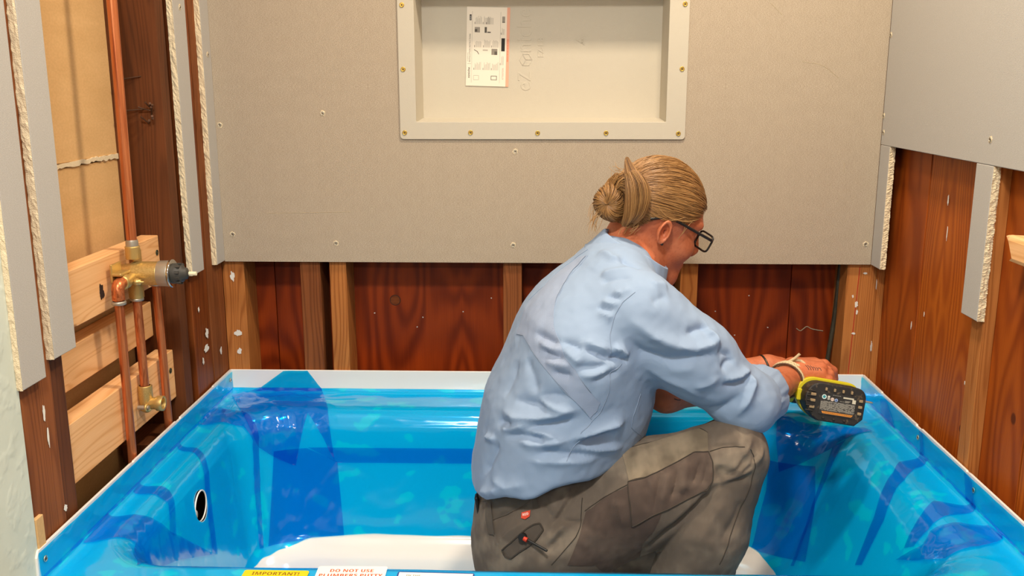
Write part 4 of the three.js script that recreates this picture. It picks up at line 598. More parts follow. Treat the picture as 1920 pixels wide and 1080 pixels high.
// right hand: palm over the drill's grip, fingers curled round its far side
const GRIP = { c: [0.553, 0.587, 0.321], d: nrm3([0.03, -0.22, -0.975]) };
const rightHand = handF(J.wrR, {
  palm: [[J.wrR, [0.516, 0.642, 0.331], 0.025, 0.022], [[0.506, 0.64, 0.351], [0.552, 0.641, 0.349], 0.019, 0.0125], [[0.508, 0.643, 0.331], [0.558, 0.645, 0.328], 0.020, 0.0135], [[0.508, 0.643, 0.314], [0.559, 0.645, 0.307], 0.020, 0.0135], [[0.506, 0.64, 0.301], [0.556, 0.643, 0.287], 0.019, 0.0130]],
  fingers: [
    [[0.54, 0.64, 0.351, 0.0105], [0.566, 0.63, 0.353, 0.0095], [0.576, 0.608, 0.352, 0.0085], [0.566, 0.59, 0.351, 0.0075]],
    [[0.546, 0.645, 0.329, 0.011], [0.574, 0.634, 0.33, 0.01], [0.585, 0.608, 0.33, 0.009], [0.572, 0.588, 0.329, 0.008]],
    [[0.548, 0.645, 0.308, 0.0112], [0.577, 0.634, 0.308, 0.0102], [0.587, 0.606, 0.307, 0.0092], [0.574, 0.586, 0.306, 0.0082]],
    [[0.546, 0.643, 0.287, 0.011], [0.578, 0.64, 0.282, 0.01], [0.598, 0.625, 0.278, 0.009], [0.604, 0.606, 0.274, 0.008]],
    [[0.496, 0.632, 0.296, 0.013], [0.514, 0.612, 0.278, 0.0115], [0.528, 0.594, 0.268, 0.01], [0.542, 0.582, 0.264, 0.0085]],
  ],
});
// left hand: resting on the drill body, thumb on top
const leftHand = handF(J.wrL, {
  palm: [[J.wrL, [0.512, 0.604, 0.188], 0.024, 0.022], [[0.505, 0.602, 0.200], [0.548, 0.590, 0.196], 0.019, 0.013], [[0.505, 0.602, 0.180], [0.552, 0.590, 0.176], 0.019, 0.013], [[0.505, 0.598, 0.168], [0.548, 0.584, 0.158], 0.018, 0.012]],
  fingers: [
    [[0.548, 0.590, 0.197, 0.011], [0.575, 0.580, 0.196, 0.010], [0.592, 0.560, 0.195, 0.009], [0.596, 0.540, 0.194, 0.008]],
    [[0.552, 0.590, 0.177, 0.011], [0.582, 0.580, 0.175, 0.010], [0.600, 0.560, 0.173, 0.009], [0.603, 0.540, 0.172, 0.008]],
    [[0.550, 0.586, 0.162, 0.0105], [0.580, 0.576, 0.158, 0.0095], [0.596, 0.556, 0.155, 0.0085], [0.599, 0.538, 0.154, 0.0075]],
    [[0.545, 0.580, 0.150, 0.010], [0.568, 0.570, 0.142, 0.009], [0.580, 0.554, 0.138, 0.008], [0.583, 0.540, 0.137, 0.007]],
    [[0.500, 0.612, 0.205, 0.0135], [0.522, 0.616, 0.214, 0.0125], [0.548, 0.609, 0.217, 0.0105], [0.570, 0.600, 0.216, 0.0085]],
  ],
});
const armR = uni(0.02, cap(J.shR, J.elR, 0.050, 0.041), cap(J.elR, add3(J.elR, sub3(J.wrR, J.elR), 0.3), 0.041, 0.042), cap(add3(J.elR, sub3(J.wrR, J.elR), 0.3), J.wrR, 0.042, 0.027));
const armL = uni(0.02, cap(J.shL, J.elL, 0.050, 0.041), cap(J.elL, add3(J.elL, sub3(J.wrL, J.elL), 0.3), 0.041, 0.041), cap(add3(J.elL, sub3(J.wrL, J.elL), 0.3), J.wrL, 0.041, 0.026));
const legsF = uni(0.03, cap(J.hipR, J.kneeR, 0.085, 0.054), cap(J.kneeR, J.ankR, 0.050, 0.036), cap(J.hipL, J.kneeL, 0.085, 0.052), cap(J.kneeL, J.ankL, 0.048, 0.034));
const bodyF = (() => { const f = uni(0.03, (x, y, z) => torsoF(x, y, z) + 0.016, neckF, armR, armL, (x, y, z) => legsF(x, y, z) + 0.014); return f; })();
const person = top(new THREE.Group(), 'person', 'person in light blue shirt and grey work trousers crouching in the tub', 'person');
const skinTone = (x, y, z) => { const f = 0.5 * n3(x * 30, y * 30, z * 30) + 0.5 * n3(x * 120, y * 120, z * 120), m = n3(x * 420, y * 420, z * 420); const c = mixc([206, 124, 86], [188, 100, 64], 0.5 + 0.5 * f); return m > 0.62 ? mixc(c, [160, 84, 54], 0.35) : c; };
{
  const b0 = nets(bodyF, [-0.2, 0.14, 0.12], [0.54, 1.0, 0.68], 0.009);
  const h0 = nets((x, y, z) => smin(headW(x, y, z), neckF(x, y, z), 0.02), [0.05, 0.80, 0.22], [0.37, 1.12, 0.52], 0.0027);
  const r0 = nets((x, y, z) => smin(rightHand(x, y, z), armR(x, y, z), 0.012), [0.42, 0.55, 0.24], [0.66, 0.69, 0.42], 0.0027), l0 = nets((x, y, z) => smin(leftHand(x, y, z), armL(x, y, z), 0.012), [0.40, 0.52, 0.12], [0.62, 0.66, 0.25], 0.0030);
  const lipsC = toWorld([0.09, -0.065, 0]);
  const g = paintBy(mergeGeometries([b0, h0, r0, l0]), (x, y, z) => { let c = skinTone(x, y, z); const l = toHead(x, y, z); if (Math.hypot(l[0] - 0.092, (l[1] + 0.0655) * 1.3, l[2] * 0.45) < 0.012) c = mixc(c, [186, 92, 84], 0.5); if (l[0] > 0.072 && Math.hypot(l[1] - 0.012, Math.abs(l[2]) - 0.033) < 0.0095 && l[0] < 0.09) c = [236, 228, 220]; return c; });
  M.skin = phys({ vertexColors: true, roughness: 0.5, bumpMap: null, sheen: 0.2, sheenColor: new THREE.Color(0xffc9a8), sheenRoughness: 0.6 });
  part('body', g, M.skin, person, 'tanned skin of head, neck, forearms and hands');
}
// ----- trousers -----
const flatZ = (s) => [[0, 0, 1], s];
const trouF = (() => {
  const f = uni(0.05, ell([-0.012, 0.372, 0.440], [0.118, 0.118, 0.165]), cap([-0.01, 0.44, 0.435], [-0.01, 0.36, 0.44], 0.108, 0.112, flatZ(0.70)), ell([-0.045, 0.315, 0.505], [0.085, 0.085, 0.085]), ell([-0.045, 0.315, 0.375], [0.085, 0.085, 0.085]));
  const th = uni(0.05, cap(add3(J.hipR, [0.005, 0.0, 0]), [0.19, 0.468, 0.54], 0.104, 0.088), cap([0.19, 0.468, 0.54], J.kneeR, 0.088, 0.069)), thL = cap(J.hipL, J.kneeL, 0.10, 0.070);
  const ca = uni(0.03, cap(J.kneeR, add3(J.kneeR, sub3(J.ankR, J.kneeR), 0.45), 0.068, 0.074), cap(add3(J.kneeR, sub3(J.ankR, J.kneeR), 0.45), [0.232, 0.205, 0.594], 0.074, 0.062)), caL = cap(J.kneeL, J.ankL, 0.068, 0.058);
  const hem = (x, y, z) => 0.185 - y;
  return (x, y, z) => { const t = smin(smin(f(x, y, z), th(x, y, z), 0.06), thL(x, y, z), 0.05); const c = smax(smin(ca(x, y, z), 1, 0.01), hem(x, y, z), 0.004); return smin(smin(t, c, 0.005), smax(caL(x, y, z), 0.158 - y, 0.004), 0.02); };
})();
// ----- shirt -----
const shirtF = (() => {
  const body = uni(0.07, cap([-0.008, 0.40, 0.437], J.s1, 0.120, 0.124, flatZ(0.74)), cap(J.s1, J.s2, 0.124, 0.122, flatZ(0.70)), cap(J.s2, J.s3, 0.122, 0.118, flatZ(0.66)), cap(J.s3, [0.132, 0.845, 0.405], 0.118, 0.080, flatZ(0.58)), ell([0.115, 0.62, 0.44], [0.085, 0.12, 0.13]));
  const sl = uni(0.03, cap(J.shR, add3(J.shR, sub3(J.elR, J.shR), 0.5), 0.072, 0.070), cap(add3(J.shR, sub3(J.elR, J.shR), 0.5), J.elR, 0.068, 0.055), cap(J.elR, add3(J.elR, sub3(J.wrR, J.elR), 0.16), 0.054, 0.050));
  const dir = nrm3(sub3(J.wrR, J.elR)), end = add3(J.elR, sub3(J.wrR, J.elR), 0.30), cuffCut = (x, y, z) => (x - end[0]) * dir[0] + (y - end[1]) * dir[1] + (z - end[2]) * dir[2];
  const cuff = (() => { const f = cap(add3(J.elR, sub3(J.wrR, J.elR), 0.05), add3(J.elR, sub3(J.wrR, J.elR), 0.45), 0.0535, 0.0525), st = add3(J.elR, sub3(J.wrR, J.elR), 0.10); return (x, y, z) => smax(f(x, y, z), -((x - st[0]) * dir[0] + (y - st[1]) * dir[1] + (z - st[2]) * dir[2]), 0.003); })();
  const slEnd = add3(J.shL, sub3(J.elL, J.shL), 0.5), slDir = nrm3(sub3(J.elL, J.shL)), slTube = cap(J.shL, J.elL, 0.070, 0.058), slL = (x, y, z) => smax(slTube(x, y, z), (x - slEnd[0]) * slDir[0] + (y - slEnd[1]) * slDir[1] + (z - slEnd[2]) * slDir[2], 0.006);
  const hem = (x, y, z) => 0.440 + 0.27 * (x + 0.12) + 0.16 * (z - 0.44) - y + 0.005 * Math.sin(x * 55 + z * 20);
  return (x, y, z) => { let b = smax(body(x, y, z), hem(x, y, z), 0.012); const s = smax(smin(sl(x, y, z), cuff(x, y, z), 0.003), cuffCut(x, y, z), 0.004); b = smin(b, s, 0.035); b = smin(b, slL(x, y, z), 0.04); return b; };
})();
// folds and seams, as points on the cloth (metres)
const SHIRT_FOLDS = [
  [[[-0.076,0.634,0.563],[-0.051,0.631,0.594],[-0.012,0.639,0.617],[0.02,0.649,0.626],[0.042,0.662,0.63]], 0.01, 0.007],
  [[[-0.01,0.67,0.61],[0.02,0.663,0.625],[0.053,0.659,0.63]], 0.009, 0.006],
  [[[-0.079,0.604,0.573],[-0.057,0.611,0.597],[-0.029,0.626,0.613]], 0.008, 0.005],
  [[[0.043,0.607,0.629],[0.07,0.616,0.622],[0.098,0.623,0.613],[0.12,0.627,0.603],[0.141,0.628,0.591]], 0.012, 0.009],
  [[[-0.045,0.597,0.61],[-0.023,0.595,0.624],[0.01,0.599,0.632],[0.043,0.607,0.629]], 0.01, 0.006],
  [[[0.057,0.591,0.626],[0.099,0.579,0.604],[0.141,0.573,0.575]], 0.009, 0.005],
  [[[-0.029,0.565,0.625],[0.01,0.568,0.634],[0.043,0.566,0.631],[0.094,0.561,0.604]], 0.01, 0.004],
  [[[-0.029,0.617,0.616],[-0.004,0.617,0.626],[0.023,0.61,0.631]], 0.008, 0.005],
  [[[-0.109,0.573,0.531],[-0.089,0.579,0.566]], 0.007, 0.005],
  [[[-0.117,0.471,0.545],[-0.101,0.48,0.572],[-0.074,0.5,0.601]], 0.01, 0.006],
  [[[-0.095,0.511,0.576],[-0.068,0.504,0.606],[-0.031,0.522,0.626]], 0.012, 0.004],
  [[[-0.052,0.66,0.577],[-0.018,0.664,0.607],[0.007,0.659,0.621]], 0.01, -0.005],
  [[[-0.01,0.678,0.608],[0.015,0.685,0.622],[0.042,0.682,0.631]], 0.009, -0.004],
  [[[-0.03,0.622,0.614],[0.009,0.634,0.626],[0.053,0.644,0.628]], 0.008, -0.006],
  [[[-0.071,0.595,0.586],[-0.045,0.606,0.608],[-0.012,0.605,0.626],[0.002,0.601,0.63]], 0.008, -0.006],
  [[[0.059,0.599,0.625],[0.093,0.6,0.61],[0.127,0.606,0.594]], 0.01, -0.008],
  [[[-0.018,0.577,0.628],[0.01,0.585,0.633],[0.054,0.577,0.627],[0.088,0.568,0.609]], 0.01, -0.005],
  [[[-0.084,0.615,0.561],[-0.057,0.62,0.593]], 0.008, -0.005],
  [[[-0.083,0.578,0.575],[-0.098,0.542,0.563],[-0.111,0.504,0.553]], 0.012, -0.006],
  [[[-0.033,0.734,0.561],[-0.021,0.708,0.589],[-0.013,0.682,0.605]], 0.014, -0.004],
  [[[-0.047,0.722,0.542],[-0.058,0.688,0.548],[-0.075,0.653,0.55]], 0.014, -0.003],
  [[[0.064,0.771,0.624],[0.093,0.759,0.628],[0.126,0.745,0.617]], 0.007, -0.007],
  [[[0.026,0.777,0.606],[0.05,0.773,0.62],[0.061,0.764,0.628]], 0.008, -0.005],
  [[[0.053,0.739,0.632],[0.082,0.738,0.635],[0.11,0.743,0.628]], 0.008, -0.005],
  [[[0.077,0.713,0.636],[0.104,0.723,0.631],[0.129,0.728,0.618]], 0.008, -0.004],
  [[[0.032,0.766,0.616],[0.048,0.753,0.628],[0.061,0.743,0.633]], 0.009, 0.005],
  [[[0.064,0.781,0.618],[0.088,0.771,0.624],[0.11,0.765,0.62]], 0.009, 0.004],
  [[[0.059,0.724,0.635],[0.083,0.726,0.636],[0.11,0.734,0.629]], 0.008, 0.004],
  [[[0.115,0.768,0.617],[0.129,0.763,0.612],[0.142,0.747,0.606]], 0.008, 0.007],
  [[[0.112,0.757,0.622],[0.126,0.751,0.616],[0.144,0.742,0.605]], 0.006, -0.007],
  [[[0.097,0.875,0.531],[0.118,0.885,0.537],[0.162,0.889,0.546]], 0.01, 0.004],
  [[[0.096,0.867,0.546],[0.122,0.877,0.559],[0.149,0.881,0.569]], 0.008, -0.003],
  [[[0.116,0.858,0.58],[0.131,0.857,0.59],[0.147,0.868,0.587]], 0.008, 0.003],
  [[[0.095,0.841,0.579],[0.115,0.839,0.594],[0.128,0.843,0.598]], 0.008, 0.003],
  [[[0.089,0.824,0.59],[0.107,0.821,0.599],[0.115,0.816,0.604]], 0.008, 0.003],
  [[[0.105,0.849,0.58],[0.128,0.85,0.594]], 0.006, -0.003],
  [[[0.089,0.831,0.584],[0.115,0.83,0.598]], 0.006, -0.003],
  [[[-0.017,0.777,0.556],[0.005,0.775,0.588],[0.024,0.77,0.608]], 0.009, -0.005],
  [[[-0.009,0.755,0.584],[0.016,0.751,0.61],[0.032,0.75,0.621]], 0.008, -0.005],
  [[[0.011,0.725,0.614],[0.029,0.722,0.626],[0.048,0.723,0.633]], 0.008, -0.005],
  [[[-0.011,0.766,0.573],[0.01,0.761,0.601],[0.026,0.762,0.614]], 0.008, 0.004],
  [[[-0.0,0.738,0.601],[0.024,0.739,0.62],[0.043,0.739,0.629]], 0.008, 0.004],
  [[[0.127,0.903,0.499],[0.147,0.896,0.519],[0.168,0.889,0.543]], 0.007, -0.004],
  [[[0.1,0.909,0.467],[0.121,0.901,0.502],[0.137,0.901,0.506]], 0.01, 0.005],
  [[[0.18,0.872,0.581],[0.21,0.866,0.564]], 0.012, 0.004],
  [[[0.178,0.844,0.604],[0.208,0.854,0.583]], 0.01, -0.003],
  [[[0.141,0.818,0.61],[0.182,0.79,0.61],[0.224,0.77,0.606],[0.257,0.761,0.604],[0.285,0.767,0.595],[0.294,0.78,0.58]], 0.013, 0.009],
  [[[0.137,0.785,0.61],[0.168,0.754,0.6],[0.204,0.743,0.6],[0.262,0.753,0.606],[0.305,0.751,0.592]], 0.012, -0.007],
  [[[0.24,0.788,0.6],[0.264,0.796,0.586],[0.282,0.795,0.574]], 0.009, -0.006],
  [[[0.278,0.791,0.58],[0.289,0.781,0.583],[0.298,0.761,0.592]], 0.007, 0.006],
  [[[0.298,0.761,0.592],[0.308,0.753,0.589],[0.328,0.745,0.575]], 0.008, -0.004],
  [[[0.304,0.722,0.598],[0.316,0.736,0.59],[0.331,0.739,0.575]], 0.01, -0.006],
  [[[0.309,0.706,0.595],[0.34,0.706,0.579],[0.361,0.713,0.556]], 0.009, 0.007],
  [[[0.307,0.696,0.595],[0.334,0.697,0.584],[0.361,0.704,0.565]], 0.007, -0.007],
  [[[0.338,0.636,0.581],[0.355,0.664,0.584],[0.366,0.691,0.572],[0.36,0.707,0.564]], 0.009, 0.007],
  [[[0.291,0.639,0.56],[0.315,0.65,0.58],[0.346,0.678,0.583]], 0.01, -0.005],
  [[[0.255,0.694,0.599],[0.281,0.7,0.601],[0.3,0.712,0.599]], 0.01, 0.003],
  [[[0.173,0.724,0.585],[0.207,0.706,0.583],[0.244,0.693,0.596],[0.28,0.67,0.587]], 0.012, 0.003],
  [[[0.179,0.751,0.599],[0.221,0.726,0.6],[0.263,0.731,0.608]], 0.012, 0.002],
];
const SHIRT_SEAMS = {
  sleeve: [[0.152,0.861,0.594],[0.131,0.843,0.599],[0.118,0.822,0.603],[0.11,0.79,0.611],[0.112,0.758,0.622],[0.142,0.742,0.606]],
  side: [[0.132,0.74,0.615],[0.112,0.724,0.627],[0.108,0.689,0.623],[0.095,0.653,0.619],[0.081,0.639,0.622],[0.056,0.604,0.625],[0.037,0.567,0.632]],
  yoke: [[-0.03,0.811,0.445],[-0.003,0.839,0.446],[0.026,0.864,0.424],[0.056,0.885,0.422],[0.079,0.904,0.433]],
  pocket: [[0.169,0.671,0.571],[0.157,0.633,0.578],[0.155,0.608,0.574],[0.177,0.577,0.533]],
  panelA: [[0.078,0.898,0.457],[0.039,0.861,0.492],[0.016,0.823,0.543],[0.015,0.797,0.577],[0.026,0.77,0.61],[0.051,0.732,0.633],[0.078,0.694,0.633]],
  panelB: [[0.08,0.642,0.622],[0.052,0.677,0.632],[0.004,0.723,0.609],[-0.03,0.754,0.551]],
  panel: [[0.075,0.898,0.453],[0.054,0.877,0.469],[0.036,0.859,0.494],[0.022,0.838,0.521],[0.015,0.819,0.549],[0.015,0.797,0.577],[0.02,0.783,0.597],[0.026,0.77,0.61],[0.037,0.751,0.624],[0.051,0.732,0.633],[0.064,0.713,0.636],[0.096,0.672,0.624],[0.08,0.642,0.622],[0.066,0.662,0.629],[0.052,0.677,0.632],[0.028,0.701,0.627],[0.004,0.723,0.609],[-0.013,0.739,0.586],[-0.03,0.754,0.551],[-0.022,0.749,0.568],[-0.039,0.763,0.523],[-0.052,0.756,0.489],[-0.044,0.782,0.475],[-0.028,0.812,0.454],[-0.003,0.838,0.45],[0.026,0.864,0.433],[0.061,0.889,0.433]],
};
const TROUSER_FOLDS = [
  [[[0.306,0.523,0.62],[0.286,0.501,0.621],[0.271,0.487,0.622],[0.245,0.462,0.628],[0.22,0.44,0.632],[0.193,0.411,0.625],[0.167,0.376,0.604]], 0.006, -0.007],
  [[[0.295,0.528,0.62],[0.27,0.502,0.623],[0.239,0.474,0.632],[0.203,0.442,0.636]], 0.012, 0.003],
  [[[0.364,0.603,0.583],[0.353,0.584,0.606],[0.336,0.558,0.617],[0.323,0.542,0.619]], 0.008, 0.007],
  [[[0.386,0.579,0.588],[0.368,0.563,0.609],[0.349,0.553,0.617],[0.328,0.543,0.619]], 0.008, 0.007],
  [[[0.35,0.575,0.611],[0.336,0.553,0.618],[0.311,0.531,0.62]], 0.007, -0.006],
  [[[0.371,0.573,0.604],[0.359,0.557,0.614],[0.341,0.545,0.618]], 0.006, -0.006],
  [[[0.308,0.557,0.615],[0.305,0.539,0.619],[0.307,0.526,0.62]], 0.01, -0.006],
  [[[0.303,0.528,0.62],[0.334,0.537,0.619],[0.365,0.551,0.612]], 0.008, 0.006],
  [[[0.311,0.521,0.621],[0.337,0.532,0.62],[0.36,0.54,0.614]], 0.007, -0.004],
  [[[0.203,0.541,0.613],[0.197,0.515,0.63],[0.189,0.48,0.639]], 0.006, -0.004],
  [[[0.234,0.549,0.609],[0.228,0.522,0.626],[0.22,0.5,0.634]], 0.006, -0.005],
  [[[0.216,0.543,0.613],[0.21,0.519,0.627],[0.204,0.493,0.637]], 0.006, 0.003],
  [[[0.274,0.566,0.604],[0.265,0.538,0.617],[0.259,0.523,0.622]], 0.006, -0.005],
  [[[0.179,0.527,0.62],[0.179,0.48,0.639]], 0.006, -0.004],
  [[[0.253,0.559,0.603],[0.244,0.533,0.619],[0.238,0.509,0.629]], 0.008, 0.004],
  [[[0.285,0.562,0.609],[0.28,0.538,0.618],[0.275,0.52,0.621]], 0.005, -0.004],
  [[[0.291,0.599,0.569],[0.297,0.583,0.597],[0.322,0.588,0.603],[0.355,0.584,0.605]], 0.005, -0.0025],
  [[[0.065,0.502,0.574],[0.041,0.474,0.601],[0.025,0.453,0.615],[0.012,0.439,0.621]], 0.007, -0.005],
  [[[0.054,0.498,0.577],[0.034,0.474,0.601],[0.018,0.452,0.615]], 0.007, 0.004],
  [[[-0.092,0.427,0.573],[-0.068,0.446,0.587],[-0.045,0.461,0.593],[-0.025,0.474,0.592]], 0.005, -0.004],
  [[[-0.002,0.474,0.597],[0.014,0.45,0.615]], 0.006, -0.004],
  [[[0.025,0.451,0.616],[0.059,0.446,0.62],[0.067,0.45,0.619]], 0.005, -0.003],
  [[[0.009,0.413,0.631],[0.025,0.434,0.624],[0.041,0.446,0.619]], 0.009, 0.005],
  [[[0.003,0.394,0.636],[0.019,0.414,0.631],[0.034,0.429,0.626]], 0.009, -0.004],
  [[[-0.087,0.387,0.597],[-0.058,0.424,0.607],[-0.032,0.442,0.611]], 0.012, 0.005],
  [[[0.131,0.494,0.622],[0.133,0.469,0.63],[0.141,0.443,0.634]], 0.01, 0.003],
  [[[0.095,0.477,0.612],[0.09,0.448,0.623],[0.098,0.414,0.628]], 0.014, 0.003],
  [[[0.113,0.485,0.617],[0.115,0.456,0.627],[0.121,0.424,0.63]], 0.012, -0.003],
  [[[0.349,0.496,0.62],[0.336,0.466,0.628],[0.308,0.426,0.645]], 0.014, -0.004],
  [[[0.271,0.473,0.623],[0.251,0.437,0.63],[0.224,0.379,0.618]], 0.016, 0.003],
  [[[0.316,0.498,0.626],[0.29,0.458,0.636],[0.265,0.411,0.644]], 0.016, 0.004],
];
const TROUSER_SEAMS = {
  thigh: [[0.072,0.465,0.612],[0.105,0.49,0.61],[0.147,0.518,0.616]],
  knee: [[0.29,0.576,0.601],[0.309,0.584,0.601],[0.334,0.588,0.605],[0.355,0.583,0.606],[0.365,0.571,0.608],[0.367,0.553,0.611]],
  calf: [[0.367,0.553,0.611],[0.362,0.518,0.613],[0.346,0.479,0.622],[0.327,0.436,0.638],[0.307,0.384,0.646]],
  hip: [[0.068,0.483,0.597],[0.064,0.441,0.623],[0.056,0.423,0.628],[0.041,0.406,0.633],[0.013,0.374,0.639]],
  flap: [[0.141,0.552,0.565],[0.157,0.562,0.553],[0.221,0.578,0.547],[0.279,0.598,0.55],[0.291,0.599,0.57]],
  cargo: [[0.148,0.522,0.614],[0.167,0.528,0.616],[0.182,0.534,0.616],[0.206,0.544,0.611],[0.23,0.554,0.604],[0.264,0.571,0.596],[0.279,0.573,0.599],[0.288,0.575,0.601],[0.294,0.561,0.611],[0.293,0.531,0.62],[0.283,0.515,0.621],[0.257,0.502,0.626],[0.217,0.485,0.637],[0.186,0.471,0.64],[0.154,0.45,0.637],[0.151,0.487,0.632]],
  cargoTop: [[0.141,0.552,0.566],[0.156,0.561,0.556],[0.188,0.571,0.554],[0.22,0.578,0.548],[0.253,0.588,0.546],[0.279,0.598,0.552],[0.291,0.598,0.571],[0.288,0.576,0.6],[0.264,0.571,0.596],[0.23,0.554,0.604],[0.206,0.544,0.611],[0.182,0.534,0.616],[0.149,0.523,0.613],[0.145,0.542,0.591]],
  dark: [[0.074,0.465,0.612],[0.09,0.478,0.609],[0.105,0.489,0.611],[0.126,0.505,0.613],[0.147,0.518,0.617],[0.152,0.45,0.636],[0.176,0.463,0.64],[0.204,0.475,0.639],[0.193,0.446,0.638],[0.174,0.412,0.628],[0.165,0.271,0.446],[0.091,0.366,0.623],[0.041,0.372,0.636],[0.053,0.401,0.632],[0.064,0.432,0.626]],
  bpocket: [[-0.075,0.385,0.609],[-0.059,0.404,0.615],[-0.045,0.419,0.617],[-0.032,0.431,0.617],[-0.019,0.439,0.616],[-0.008,0.442,0.617],[-0.002,0.433,0.623],[-0.008,0.424,0.625],[-0.016,0.414,0.628],[-0.03,0.402,0.629],[-0.045,0.39,0.626],[-0.059,0.376,0.622],[-0.069,0.376,0.615]],
  wband: [[-0.12,0.43,0.507],[-0.099,0.447,0.546],[-0.095,0.424,0.57],[-0.092,0.427,0.573],[-0.068,0.445,0.588],[-0.045,0.461,0.593],[-0.025,0.474,0.592],[-0.023,0.482,0.585],[-0.039,0.477,0.583],[-0.072,0.467,0.567],[-0.096,0.454,0.545]],
  label: [[-0.039,0.454,0.601],[-0.024,0.46,0.602],[-0.024,0.452,0.608],[-0.032,0.447,0.608],[-0.038,0.447,0.606]],
  tool: [[-0.035,0.418,0.622],[-0.022,0.413,0.628],[-0.007,0.408,0.632],[0.008,0.403,0.634]],
  loop1: [[-0.022,0.479,0.588],[-0.015,0.481,0.589],[-0.009,0.466,0.602],[-0.02,0.463,0.602]],
  loop2: [[-0.106,0.442,0.536],[-0.096,0.449,0.55],[-0.087,0.405,0.591],[-0.1,0.401,0.577],[-0.105,0.417,0.559]],
  pip: [[-0.066,0.379,0.617],[-0.064,0.374,0.619]],
};
// ----- cloth materials -----
const weave = (su, sv, amp, seed) => tex(256, 256, (u, v) => { const b = 128 + amp * (Math.sin(u * 256 * su) * Math.sin(v * 256 * sv)) + 30 * n2(u * 90 + seed, v * 90); return [b, b, b]; }, false, [14, 14]);
M.shirt = phys({ color: 0x8fa4c1, roughness: 0.85, bumpMap: weave(0.9, 0.9, 40, 1), bumpScale: 0.0003, sheen: 0.25, sheenColor: new THREE.Color(0xdfeaff), sheenRoughness: 0.5, side: THREE.DoubleSide });
M.meshCloth = phys({ map: tex(128, 128, (u, v) => { const k = Math.sin(u * 6.2832 * 32) * Math.sin(v * 6.2832 * 32) > 0.35 ? 26 : 0; return [150 - k, 165 - k, 192 - k]; }, true, [12, 12]), roughness: 0.85, side: THREE.DoubleSide });
M.seam = std({ color: 0x8a9bb4, roughness: 0.9 }); M.seamDark = std({ color: 0x3f372f, roughness: 0.9 });
M.trouser = std({ vertexColors: true, bumpMap: weave(0.8, 0.8, 50, 5), bumpScale: 0.0004, roughness: 0.92 });
const clothNoise = (x, y, z) => 0.0011 * n3(x * 16, y * 16, z * 16) + 0.0006 * n3(x * 40, y * 40, z * 40);
const shirtG = relief(nets(shirtF, [-0.18, 0.38, 0.13], [0.50, 0.96, 0.66], 0.0036), SHIRT_FOLDS.map(([a, b, c]) => [a, b, c * 1.75]), clothNoise), trouG = relief(nets(trouF, [-0.2, 0.14, 0.24], [0.45, 0.65, 0.70], 0.0036), TROUSER_FOLDS.map(([a, b, c]) => [a, b, c * 1.4]), clothNoise);
const dusty = (base, dust, k) => (x, y, z) => { const f = fbm2(x * 6 + z * 3, y * 6 - z * 4, 3), g2 = fbm2(x * 30 + 7, y * 30 + z * 9, 4), st = n3(x * 80, y * 26, z * 80); let t = sstep(-0.25, 0.6, f + 0.35 * g2) * k; t += 0.07 * st; return mixc(base, dust, clamp(t, 0, 1)); };
const trouPaint = dusty([97, 86, 76], [160, 145, 126], 0.55);
paintBy(trouG, (x, y, z) => trouPaint(x, y, z));
const uvd = (g) => { const q = metreUV(g, 'y'); return q; };
const shirt = part('shirt', uvd(shirtG), M.shirt, person, 'light blue long-sleeved shirt with rolled cuffs'), trousers = part('trousers', uvd(trouG), M.trouser, person, 'dusty grey work trousers');
function nearest(g, q) { const p = g.attributes.position, n = g.attributes.normal; let b = 1e9, bi = 0; for (let i = 0; i < p.count; i++) { const d = (p.getX(i) - q.x) ** 2 + (p.getY(i) - q.y) ** 2 + (p.getZ(i) - q.z) ** 2; if (d < b) { b = d; bi = i; } } return { p: V().fromBufferAttribute(p, bi), n: V().fromBufferAttribute(n, bi) }; }
function seamOn(g, pts, r, lift, mat, parent, name, steps = 26) {
  const c = new THREE.CatmullRomCurve3(pts.map((p) => V(...p)), false, 'catmullrom', 0.15), out = []; for (let i = 0; i <= steps; i++) { const q = c.getPoint(i / steps), h = nearest(g, q), d = q.clone().sub(h.p).dot(h.n); q.addScaledVector(h.n, lift - d); out.push(q); }
  return part(name, new THREE.TubeGeometry(new THREE.CatmullRomCurve3(out), steps * 3, r, 6), mat, parent);
}
function nearTris(g, pts, m = 0.05) { const lo = [1e9, 1e9, 1e9], hi = [-1e9, -1e9, -1e9]; pts.forEach((p) => p.forEach((c, i) => { lo[i] = Math.min(lo[i], c - m); hi[i] = Math.max(hi[i], c + m); })); const p = g.attributes.position, n = g.attributes.normal, ix = g.index, T = []; for (let i = 0; i < ix.count; i += 3) { const a = ix.getX(i), x = p.getX(a), y = p.getY(a), z = p.getZ(a); if (x < lo[0] || x > hi[0] || y < lo[1] || y > hi[1] || z < lo[2] || z > hi[2]) continue; T.push([0, 1, 2].map((j) => { const k = ix.getX(i + j); return { p: V().fromBufferAttribute(p, k), n: V().fromBufferAttribute(n, k) }; })); } return T; }
const sewn = (g, pts, off, mat, parent, name, label, o = {}) => { const q = patchGeo(nearTris(g, pts), pts, off, { facing: o.facing ?? [-0.2, 0.2, 1], far: 0.08, minDot: 0.02, ...o }); if (o.paint) paintBy(q, o.paint); return part(name, uvd(q), mat, parent, label); };
sewn(shirtG, SHIRT_SEAMS.panel, 0.0012, M.meshCloth, shirt, 'mesh_panel', 'pale mesh ventilation panel across the back');
for (const k of ['sleeve', 'side', 'yoke', 'pocket', 'panelA', 'panelB']) seamOn(shirtG, k === 'sleeve' ? SHIRT_SEAMS[k].slice(0, -1) : SHIRT_SEAMS[k], 0.0007, 0.0004, M.seam, shirt, 'seam');
